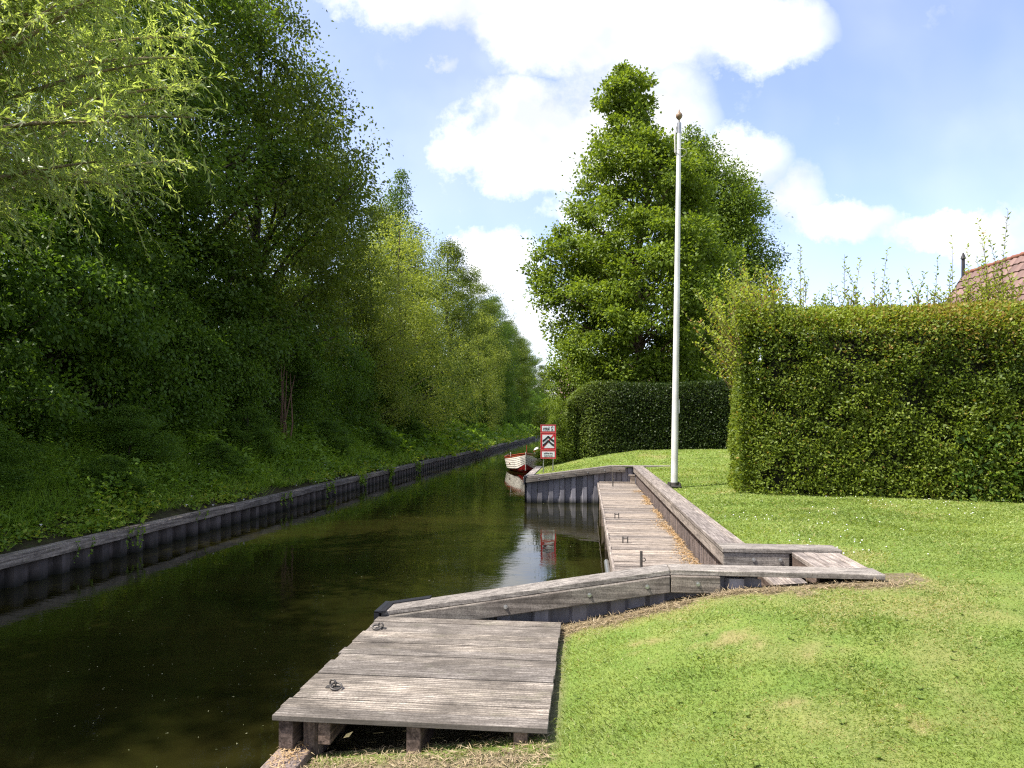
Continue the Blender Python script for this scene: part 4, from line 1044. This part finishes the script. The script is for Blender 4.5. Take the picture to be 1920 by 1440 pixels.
# ------------------------------------------------------------------ undergrowth of the left bank
def undergrowth():
    rng = np.random.default_rng(51); Vs, T = [], []
    N = 21000
    Y = np.exp(rng.uniform(math.log(7.0), math.log(150), N)); u = rng.random(N)**.85
    X = -8.62-u*4.4
    Y = Y*1.0; ok = (Y > 5)
    X, Y = X[ok], Y[ok]; N = len(X)
    # keep the cap edge patchy
    near_edge = (-8.62-X); dens = fbm(X*1.3, Y*.6, 61, 3)
    k = (near_edge > .04+.16*(dens < .45)); X, Y, near_edge, dens = X[k], Y[k], near_edge[k], dens[k]; N = len(X)
    mound = np.clip((fbm(X*1.1+2, Y*.55, 63, 3)-.42)*4, 0, 1)
    Z = bank_z(X, Y); sc = np.clip(Y/16, .8, 3.2)*(.75+.6*fbm(X*.6, Y*.4, 67, 2))
    typ = rng.random(N)
    patch = fbm(X*.9+5, Y*.45, 71, 3)
    for kind in range(3):
        if kind == 0: sel = typ < .30+1.6*(patch-.5)          # grass tufts
        elif kind == 1: sel = (typ >= .30+1.6*(patch-.5)) & (typ < .88)   # broad leaved herbs
        else: sel = (typ >= .88) & (typ >= .30+1.6*(patch-.5))                                # tall weeds
        x, y, z, s, ne, mo = X[sel], Y[sel], Z[sel], sc[sel], near_edge[sel], mound[sel]; n = len(x)
        if kind == 0:
            m = 16; idx = np.repeat(np.arange(n), m); q = len(idx)
            b = np.stack([x[idx]+rng.normal(size=q)*.10*s[idx], y[idx]+rng.normal(size=q)*.10*s[idx], z[idx]], 1)
            d = rng.normal(size=(q, 3))*.55; d[:, 2] = 1; d[:, 0] += .25
            V = leaf_quads(b, d, rng.normal(size=(q, 3)), rng.uniform(.15, .42, q)*np.minimum(s[idx], 1.6)**.7, rng.uniform(.008, .014, q)*s[idx], .02)
            tt = np.clip(.15+.5*rng.random(q)+.1*rng.random(n)[idx], 0, .75)
        elif kind == 1:
            m = 16; idx = np.repeat(np.arange(n), m); q = len(idx); h = (.08+.75*mo*rng.random(n)**.6*np.clip(ne*1.3, .1, 1))
            b = np.stack([x[idx]+rng.normal(size=q)*.11*s[idx], y[idx]+rng.normal(size=q)*.11*s[idx], z[idx]+h[idx]*rng.random(q)**.6], 1)
            d = rng.normal(size=(q, 3))*.7; d[:, 2] *= .5; d[:, 0] += .3; nr = rng.normal(size=(q, 3))*.45; nr[:, 2] += 1; nr[:, 0] += .3
            V = leaf_quads(b, d, nr, rng.uniform(.05, .13, q)*s[idx]*(.8+.5*mo[idx]), rng.uniform(.035, .085, q)*s[idx]*(.8+.5*mo[idx]), .12)
            tt = np.clip(-.05+.30*rng.random(q)+1.1*(fbm(x*1.1, y*.6, 69, 2)-.3)[idx], 0, .75); lowy = (ne[idx] < .65) & (rng.random(q) < .5); tt[lowy] = .72+.28*rng.random(lowy.sum())
        else:
            m = 26; idx = np.repeat(np.arange(n), m); q = len(idx); h = rng.uniform(.4, 1.25, n)*np.clip(ne*1.0, .3, 1); f = np.tile(np.linspace(.1, 1, m), n)
            b = np.stack([x[idx]+.06*f*rng.normal(size=n)[idx], y[idx], z[idx]+h[idx]*f], 1); ph = np.tile(np.arange(m)*2.4, n)
            d = np.stack([np.cos(ph), np.sin(ph), .15+0*ph], 1); nr = rng.normal(size=(q, 3))*.3; nr[:, 2] += 1
            L = (1.25-f)*rng.uniform(.08, .15, q)*s[idx]
            V = leaf_quads(b, d, nr, L, L*.5, .1); tt = np.clip(.1+.45*rng.random(q), 0, .75)
        Vs.append(V); T.append(tt)
    o = link('undergrowth', quads_mesh('undergrowth', np.concatenate(Vs), np.concatenate(T), M['herb'])); tag(o, kind='stuff')
    # small white bindweed flowers scattered in it
    n = 60; y = np.exp(rng.uniform(math.log(10), math.log(60), n)); x = -8.4-rng.random(n)**1.5*2.2; z = bank_z(x, y)+.12+.25*rng.random(n)*np.clip(-x-8.5, 0, 1)
    mb = MB()
    for i in range(n):
        r_ = .028*min(1.6, max(1, y[i]/20)); mb.lathe((x[i], y[i], z[i]), [(.004, 0), (r_*.6, .02), (r_, .03), (r_*.9, .031)], 7)
    tag(mb.build('white_flowers', M['flower']), kind='stuff')
undergrowth()

# trailing plants hanging over the left wall: each its own plant
rng = np.random.default_rng(58)
for k, (y, n, ln, lb) in enumerate((
    (10.35, 2, .36, 'short ivy trail hanging on the left wall, nearest the picture edge'),
    (11.75, 5, .42, 'leafy trail of ivy hanging over the dark piling, second along the left wall'),
    (13.9, 2, .3, 'thin single ivy strand hanging on the left wall before the cap gets mossy'),
    (18.2, 6, .38, 'spread of ivy trailing on the left wall midway to the bend'),
    (21.2, 6, .46, 'thick curtain of ivy hanging down the left wall to the water'),
    (24.4, 8, .46, 'bushy trail of bindweed with white blooms nearby, hanging over the left wall'),
    (28.3, 9, .46, 'wide mat of bindweed hanging over the distant left wall'),
    (33.0, 9, .46, 'farthest mat of creeper hanging over the left wall'))):
    r = thing('trailing_ivy', lb, 'ivy', (-8.30, y, .47), 'trailing plants on the left wall')
    P, D, NN, TT = [], [], [], []; tb = MB()
    for s in range(n):
        dy = rng.normal()*.10*n**.5; L = ln*rng.uniform(.5, 1); m = int(L/.022)
        ts = np.linspace(0, 1, m); cur = np.stack([.03+.02*np.sin(ts*5+s), dy+.04*np.sin(ts*4+k), .03-L*ts], 1)
        tb.tube([(-.14, dy, .02), cur[0], cur[m//2], cur[-1]], .004, 4, cap=False)
        P.append(cur); d = rng.normal(size=(m, 3)); d[:, 0] = np.abs(d[:, 0]); D.append(d); nr = rng.normal(size=(m, 3))*.4; nr[:, 0] += 1; NN.append(nr); TT.append(rng.random(m)*.7)
    n_ = sum(len(p) for p in P); sc_ = min(1.8, max(1.15, y/14))
    link('leaves', quads_mesh('leaves', leaf_quads(np.concatenate(P), np.concatenate(D), np.concatenate(NN), rng.uniform(.03, .06, n_)*sc_, rng.uniform(.025, .045, n_)*sc_), np.concatenate(TT), M['herb']), r, True)
    tb.build('stems', M['bark_dark'], r, 0, True)

# ------------------------------------------------------------------ lawn grass blades
def grass():
    rng = np.random.default_rng(61); N = 820000
    cy = np.exp(rng.uniform(math.log(2.1), math.log(34), N)); cx = -.6*cy+rng.random(N)*(1.6*cy+2.6)
    X = cx*CY-cy*SY; Y = cx*SY+cy*CY
    ok = (X > -1.62) & keep_lawn(X, Y) & ~((X > -1.85) & (X < -.215) & (Y > 4.0) & (Y < 6.05)) & ~((X < 2.53) & (Y > 6.0) & (Y < 7.42))
    ok &= ~((X < 1.68) & (Y > 5.98) & (Y < 21.0)) & ~((X > 3.1) & (Y > 13.0-.13*(X-2.9)) & (Y < 15.5)) & (Y < 27.6)
    X, Y, cy = X[ok], Y[ok], cy[ok]
    dry, soil = dryness(X, Y)
    k = rng.random(len(X)) > np.clip(soil*1.15, 0, .95); X, Y, cy, dry, soil = X[k], Y[k], cy[k], dry[k], soil[k]
    n = len(X); Z = lawn_z(X, Y)
    tall = .45+1.15*fbm(X*2.6, Y*2.6, 81, 3)**1.3
    h = rng.uniform(.018, .042, n)*tall*(1-.45*dry)*np.clip(cy/6, .9, 1.5); w = rng.uniform(.0024, .0042, n)*np.clip(cy/3.4, 1, 7)
    lay = fbm(X*.8, Y*.8, 91, 2)*6.28*1.5
    d = rng.normal(size=(n, 3))*.55; d[:, 2] = np.abs(d[:, 2])*.4+.62; d[:, 0] += .35*np.cos(lay); d[:, 1] += .35*np.sin(lay)
    d = unit(d); s = unit(np.cross(d, rng.normal(size=(n, 3))))
    b = np.stack([X, Y, Z-.004], 1)
    mid = b+d*(h*.55)[:, None]; tip = b+d*h[:, None]; tip[:, 2] -= h*.22; tip[:, :2] += d[:, :2]*(h*.35)[:, None]
    V = np.stack([b-s*w[:, None]*.5, b+s*w[:, None]*.5, mid+s*w[:, None]*.42, tip, mid-s*w[:, None]*.42], 1)
    big = fbm(X*.55+3, Y*.55, 95, 3)
    tt = np.clip(.14+.40*rng.random(n)+.70*(big-.35)+.35*(fbm(X*3, Y*3, 97, 2)-.5), 0.0, .74)
    a = rng.random(n) < np.clip(dry*.9+.05, 0, .92); tt[a] = rng.uniform(.78, 1.0, a.sum())
    o = link('grass', quads_mesh('grass', V, tt, M['grass'], 5)); tag(o, kind='stuff')
    # clover and daisy heads
    m = 420; cy = np.exp(rng.uniform(math.log(4.5), math.log(15), m)); cx = rng.uniform(.3, .78, m)*cy; X = cx*CY-cy*SY; Y = cx*SY+cy*CY
    cl = fbm(X*.9, Y*.9, 99, 2); ok = (cl > .5) & keep_lawn(X, Y) & (X > 1.9) & (Y < 12.3) & (Y > 7.0); X, Y = X[ok], Y[ok]; Z = lawn_z(X, Y)
    mb = MB()
    for x, y, z in zip(X, Y, Z):
        r_ = rng.uniform(.006, .010); mb.lathe((x, y, z+.03+.02*rng.random()), [(.002, -.006), (r_, 0), (r_*.7, r_*.8), (.001, r_)], 6)
    tag(mb.build('clover_flowers', M['flower']), kind='stuff')
    # broad-leaved weeds and a few dead leaves in the turf
    m = 70; X = rng.uniform(-.1, 4.2, m); Y = rng.uniform(2.6, 5.6, m); Z = lawn_z(X, Y); Vs = []
    idx = np.repeat(np.arange(m), 6); q = len(idx); ph = rng.random(q)*6.28
    d = np.stack([np.cos(ph), np.sin(ph), .45+.3*rng.random(q)], 1); nr = rng.normal(size=(q, 3))*.2; nr[:, 2] += 1
    V = leaf_quads(np.stack([X[idx], Y[idx], Z[idx]+.008], 1), d, nr, rng.uniform(.018, .034, q), rng.uniform(.010, .018, q), .1)
    tag(link('lawn_weeds', quads_mesh('lawn_weeds', V, rng.random(q)*.3, M['grass'])), kind='stuff')
grass()

# dead grass and clippings along the soil strips
def litter(name, pts, mat, L, w, seed, lift=.006, tl=(0, .75)):
    rng = np.random.default_rng(seed); n = len(pts); d = rng.normal(size=(n, 3)); d[:, 2] *= .28; nr = rng.normal(size=(n, 3))*.3; nr[:, 2] += 1
    P = np.array(pts); P[:, 2] += lift*(.3+rng.random(n)*2.2)
    V = leaf_quads(P, d, nr, rng.uniform(L*.5, L*1.4, n), rng.uniform(w*.6, w*1.4, n), .1)
    tag(link(name, quads_mesh(name, V, rng.uniform(tl[0], tl[1], n), mat)), kind='stuff')
rng = np.random.default_rng(71)
n = 5200; Y = rng.uniform(7.0, 20.3, n); X = 1.40-np.abs(rng.normal(size=n))*.07*(1+.6*np.sin(Y*2.2)) ; k = fbm(Y*1.1, Y*0, 5, 3) > .36; X, Y = X[k], Y[k]; X = np.minimum(X, 1.405)
litter('needle_litter', np.stack([X, Y, np.full(len(X), .645)], 1), M['straw'], .05, .012, 72)
n = 9000; X = rng.uniform(-.35, 2.75, n); Y = 6.0-np.abs(rng.normal(size=n))*.22; d_, s_ = dryness(X, Y); k = (rng.random(n) < s_+.15*d_) & (Y > 5.2); X, Y = X[k], Y[k]
litter('dead_grass', np.stack([X, Y, lawn_z(X, Y)], 1), M['thatch'], .06, .005, 73, .012, (.0, .75))
n = 2600; X = rng.uniform(-1.62, -.2, n); Y = rng.normal(3.74, .14, n); X, Y = X[Y < 3.98], Y[Y < 3.98]
litter('dead_grass', np.stack([X, Y, lawn_z(X, Y)], 1), M['thatch'], .05, .005, 74, .012, (.0, .75))
n = 500; X = rng.normal(-1.74, .05, n); Y = rng.normal(3.92, .14, n); k = (X > -1.84) & (X < -1.65)
litter('wood_chips', np.stack([X[k], Y[k], np.full(k.sum(), .453)], 1), M['straw'], .03, .006, 75, .008, (.3, .9))
# scraps drifting on the water
n = 650; cy = np.exp(rng.uniform(math.log(4), math.log(24), n)); cx = rng.uniform(-.7, .12, n)*cy; X = cx*CY-cy*SY; Y = cx*SY+cy*CY; k = (X > -8) & (X < .2) & ~((X > -1.95) & (Y < 6.6)); X, Y = X[k], Y[k]
litter('floating_scraps', np.stack([X, Y, np.full(len(X), .004)], 1), M['floatleaf'], .019, .008, 76, .001, (.1, .75))
# water plant beside the near wing wall
r = thing('water_plant', 'small leafy water plant poking up beside the near wing wall', 'plant', (-.28, 6.95, 0)); rng = np.random.default_rng(81)
n = 90; P = np.stack([rng.normal(size=n)*.10, rng.normal(size=n)*.06, rng.random(n)*.10], 1); d = rng.normal(size=(n, 3)); d[:, 2] = np.abs(d[:, 2]); nr = rng.normal(size=(n, 3)); nr[:, 2] += 1
link('leaves', quads_mesh('leaves', leaf_quads(P, d, nr, rng.uniform(.02, .05, n), rng.uniform(.012, .025, n)), rng.random(n)*.6, M['shrub']), r, True)
mb = MB()
for k in range(12):
    mb.tube([(rng.normal()*.09, rng.normal()*.05, -.1), (rng.normal()*.1, rng.normal()*.06, .10)], .003, 4)
mb.build('stems', M['bark_dark'], r, 0, True)

# ------------------------------------------------------------------ sun, sky, camera
ELEV = math.radians(57.5); AZ = math.radians(180+23)            # sun stands over the left bank, a little behind the viewer
sd = Vector((math.cos(AZ)*math.cos(ELEV), math.sin(AZ)*math.cos(ELEV), math.sin(ELEV)))
sun = bpy.data.lights.new('sun', 'SUN'); sun.energy = 3.5; sun.angle = math.radians(.53); sun.color = (1, .955, .88)
so = bpy.data.objects.new('sun', sun); C.objects.link(so); so.rotation_euler = (-sd).to_track_quat('-Z', 'Y').to_euler(); so.location = sd*60

world = bpy.data.worlds.new('World'); SC.world = world; world.use_nodes = True
nt = world.node_tree; nt.nodes.clear()
sky = nt.nodes.new('ShaderNodeTexSky'); sky.sky_type = 'NISHITA'; sky.sun_disc = False
sky.sun_elevation = ELEV; sky.sun_rotation = math.atan2(sd.x, sd.y); sky.air_density = 1.0; sky.dust_density = 1.2; sky.ozone_density = 1.5
tc = nt.nodes.new('ShaderNodeTexCoord'); sp = nt.nodes.new('ShaderNodeSeparateXYZ'); nt.links.new(tc.outputs['Generated'], sp.inputs[0])
m_ = lambda op, a, b=None, c=None, cl=False: mth(nt, op, a, b, c, cl)
dx, dy, dz = sp.outputs
fw = m_('ADD', m_('MULTIPLY', dx, -SY), m_('MULTIPLY', dy, CY)); rt = m_('ADD', m_('MULTIPLY', dx, CY), m_('MULTIPLY', dy, SY))
fwc = m_('MAXIMUM', m_('ABSOLUTE', fw), .08)
px = m_('DIVIDE', rt, fwc); pz = m_('DIVIDE', dz, fwc)
cb = nt.nodes.new('ShaderNodeCombineXYZ'); nt.links.new(px, cb.inputs[0]); nt.links.new(pz, cb.inputs[1]); nt.links.new(m_('GREATER_THAN', fw, 0), cb.inputs[2])
def n3(scale, det, rough):
    n = nt.nodes.new('ShaderNodeTexNoise'); n.inputs['Scale'].default_value = scale; n.inputs['Detail'].default_value = det; n.inputs['Roughness'].default_value = rough
    nt.links.new(cb.outputs[0], n.inputs['Vector']); return n
w1 = n3(7.0, 9, .64); w2 = n3(3.0, 3, .5)
sw = nt.nodes.new('ShaderNodeSeparateColor'); nt.links.new(w1.outputs['Color'], sw.inputs[0])
qx = m_('ADD', px, m_('MULTIPLY', m_('SUBTRACT', sw.outputs[0], .5), .15)); qz = m_('ADD', pz, m_('MULTIPLY', m_('SUBTRACT', sw.outputs[1], .5), .15))
BL = [(820, -5, 210, 70, 1), (1130, 50, 260, 110, 1.15), (1420, 60, 140, 85, 1), (985, 265, 150, 95, 1.05), (1190, 230, 150, 150, 1), (1385, 300, 100, 68, .9), (1570, 412, 105, 44, 1), (1800, 424, 150, 44, 1), (930, 490, 90, 55, .9), (985, 600, 110, 90, .75), (835, 125, 26, 26, .6), (1480, 370, 70, 70, .8), (1100, 400, 90, 90, .6)]
acc = None
for (u, v, a, b, wgt) in BL:
    ex = m_('MULTIPLY', m_('SUBTRACT', qx, (u-960)/F), F/a); ez = m_('MULTIPLY', m_('SUBTRACT', qz, (795-v)/F), F/b)
    r2 = m_('MULTIPLY_ADD', ex, ex, m_('MULTIPLY', ez, ez))
    g = m_('MULTIPLY', m_('MAXIMUM', m_('SUBTRACT', 1.6, r2), 0.0), wgt)
    acc = g if acc is None else m_('MAXIMUM', acc, g)
fld = m_('ADD', m_('SUBTRACT', acc, .27), m_('MULTIPLY', m_('SUBTRACT', w1.outputs['Fac'], .5), 2.4))
front = m_('MULTIPLY', fld, m_('GREATER_THAN', fw, 0.0))
back = m_('MULTIPLY', m_('SUBTRACT', w2.outputs['Fac'], .42), m_('MULTIPLY', m_('LESS_THAN', fw, 0.0), 5.0))
cl = ramp(nt, m_('ADD', front, back), [(.0, (0, 0, 0)), (.40, (.38, .38, .38)), (1.3, (1, 1, 1))])
veil = m_('MULTIPLY', ramp(nt, w2.outputs['Fac'], [(.38, (.0, .0, .0)), (.72, (1, 1, 1))]), .24)
mask = m_('MAXIMUM', cl, veil)
hz = ramp(nt, dz, [(0.0, (.4, .4, .4)), (.14, (0, 0, 0))])
mask = m_('MAXIMUM', mask, hz)
shade = ramp(nt, n3(5.0, 4, .55).outputs['Fac'], [(.36, (.60, .63, .68)), (.60, (1, 1, 1))])
bgs = nt.nodes.new('ShaderNodeBackground'); nt.links.new(mixc(nt, 1.0, sky.outputs[0], (1.11, .97, 1.0), 'MULTIPLY'), bgs.inputs[0]); bgs.inputs[1].default_value = .122
bgc = nt.nodes.new('ShaderNodeBackground'); nt.links.new(shade, bgc.inputs[0]); bgc.inputs[1].default_value = .60
mx = nt.nodes.new('ShaderNodeMixShader'); nt.links.new(mask, mx.inputs[0]); nt.links.new(bgs.outputs[0], mx.inputs[1]); nt.links.new(bgc.outputs[0], mx.inputs[2])
out = nt.nodes.new('ShaderNodeOutputWorld'); nt.links.new(mx.outputs[0], out.inputs[0])

cam = bpy.data.cameras.new('camera'); co = bpy.data.objects.new('camera', cam); C.objects.link(co)
cam.sensor_width = 36; cam.lens = 24; cam.shift_y = 75/1920; cam.clip_end = 6000; cam.clip_start = .05
co.location = (0, 0, EYE); co.rotation_euler = (math.pi/2, 0, YAW); SC.camera = co

SC.view_settings.view_transform = 'Standard'; SC.view_settings.look = 'None'; SC.view_settings.exposure = 1.40; SC.view_settings.gamma = 1
SC.cycles.use_denoising = False; SC.cycles.use_adaptive_sampling = False; SC.cycles.pixel_filter_type = 'BLACKMAN_HARRIS'; SC.cycles.filter_width = 1.2
SC.cycles.max_bounces = 6; SC.cycles.diffuse_bounces = 3; SC.cycles.glossy_bounces = 3; SC.cycles.transmission_bounces = 4; SC.cycles.transparent_max_bounces = 4
SC.cycles.caustics_reflective = False; SC.cycles.caustics_refractive = False
